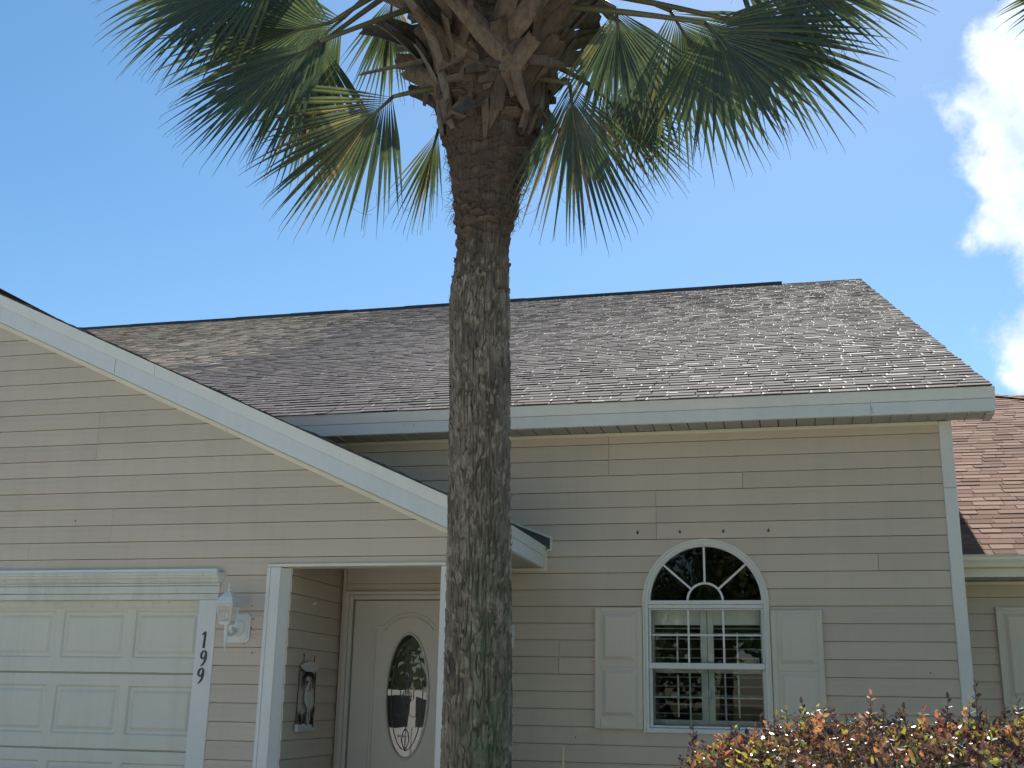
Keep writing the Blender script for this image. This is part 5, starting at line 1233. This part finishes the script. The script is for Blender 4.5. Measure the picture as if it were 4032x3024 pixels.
def van():
    X, Y = -7.0, -3.2
    t = thing('parked_van', 'white van parked on the concrete court, only mirrored in the oval door glass', 'van', (X, Y, 0))
    prof = [(-2.35, .32), (2.25, .32), (2.40, .55), (2.38, .90), (1.55, 1.02), (.85, 1.62), (.60, 1.68), (-2.10, 1.70), (-2.30, 1.50), (-2.42, .80)]
    b = MB(); b.prism([(X+a, z) for a, z in prof], lambda u, v, w: (u, w, v), Y-.88, Y+.88); b.build('body', 'van', t)
    def pane(poly): 
        m = MB(); m.prism([(X+a, z) for a, z in poly], lambda u, v, w: (u, w, v), Y+.881, Y+.886); m.build('side_window', 'van_glass', t)
        m = MB(); m.prism([(X+a, z) for a, z in poly], lambda u, v, w: (u, w, v), Y-.886, Y-.881); m.build('side_window', 'van_glass', t)
    pane([(.62, 1.06), (1.36, 1.06), (.86, 1.50), (.62, 1.56)]); pane([(-.40, 1.06), (.50, 1.06), (.50, 1.58), (-.40, 1.60)]); pane([(-1.25, 1.06), (-.52, 1.06), (-.52, 1.60), (-1.25, 1.60)]); pane([(-2.15, 1.06), (-1.37, 1.06), (-1.37, 1.60), (-2.05, 1.58)])
    m = MB(); m.add([(X+1.50, Y-.78, 1.07), (X+1.50, Y+.78, 1.07), (X+.90, Y+.70, 1.60), (X+.90, Y-.70, 1.60)], [(0, 1, 2, 3)]); m.build('windscreen', 'van_glass', t)
    for a in (-1.5, 1.5):
        for sy in (-1, 1):
            m = MB(); m.lathe([(.2, 0), (.33, .01), (.345, .05), (.345, .17), (.33, .21), (.2, .22)], (0, 0, 0), 24); m.v = [(X+a+p, Y+sy*.70+(r_-.11), .345+q) for p, q, r_ in m.v]; w = m.build('wheel', 'rubber', t, smooth=True)
            m = MB(); m.lathe([(.19, 0), (.19, .02), (.05, .035)], (0, 0, 0), 18); m.v = [(X+a+p, Y+sy*(.70+.11+r_), .345+q) for p, q, r_ in m.v]; m.build('rim', 'fascia', w)
    for sy in (-1, 1):
        m = MB(); m.bbox(X+1.10, X+1.22, Y+sy*1.0-.07, Y+sy*1.0+.07, 1.04, 1.20, .02); m.build('wing_mirror', 'van', t)
        m = MB(); m.box(X+2.385, X+2.405, Y+sy*.62-.14, Y+sy*.62+.14, .66, .80); m.build('headlight', 'lamp_glass', t)
    for a in (.56, -.46): m = MB(); m.box(X+a-.004, X+a+.004, Y+.8805, Y+.884, .36, 1.05); m.build('door_seam', 'van_glass', t)
    for a in (.40, -1.15): m = MB(); m.box(X+a-.08, X+a+.06, Y+.885, Y+.905, .92, .945); m.build('door_handle', 'van', t)
van()

def small_marks():
    R = random.Random(77)
    for (x, z, w, h) in ((-3.02, 3.632, .020, .005), (-2.985, 3.63, .012, .012), (-2.90, 3.625, .010, .022), (-2.89, 3.612, .012, .006), (-2.565, 3.615, .006, .05), (.612, 3.61, .012, .04), (.618, 3.585, .018, .012)):
        m = MB(); n = 9; pts = [(x+w*.5*math.cos(2*math.pi*i/n)*R.uniform(.6, 1.2), z+h*.5*math.sin(2*math.pi*i/n)*R.uniform(.6, 1.2)) for i in range(n)]
        m.prism(pts, lambda u, v, q: (u, q, v), 8.4485, 8.4505); m.build('paint_scuff', 'soffit', house)
    for (x, z) in ((-3.745, 1.865), (-3.69, 2.03), (-3.70, 1.97), (-3.67, 1.90), (-3.68, 1.80), (-3.705, 2.12), (-4.3, 2.62), (-5.2, 2.75), (.9, 1.75), (-1.62, 1.26)):
        m = MB(); r = R.uniform(.0025, .0055); Y = 7.4835 if x < -2.2 else 8.6835
        m.lathe([(r, 0), (r*.9, .002), (r*.4, .004)], (0, 0, 0), 8); m.v = [(x+a, Y-c, z+b*1.3) for a, b, c in m.v]; m.build('mud_spot', 'nail', house)
small_marks()
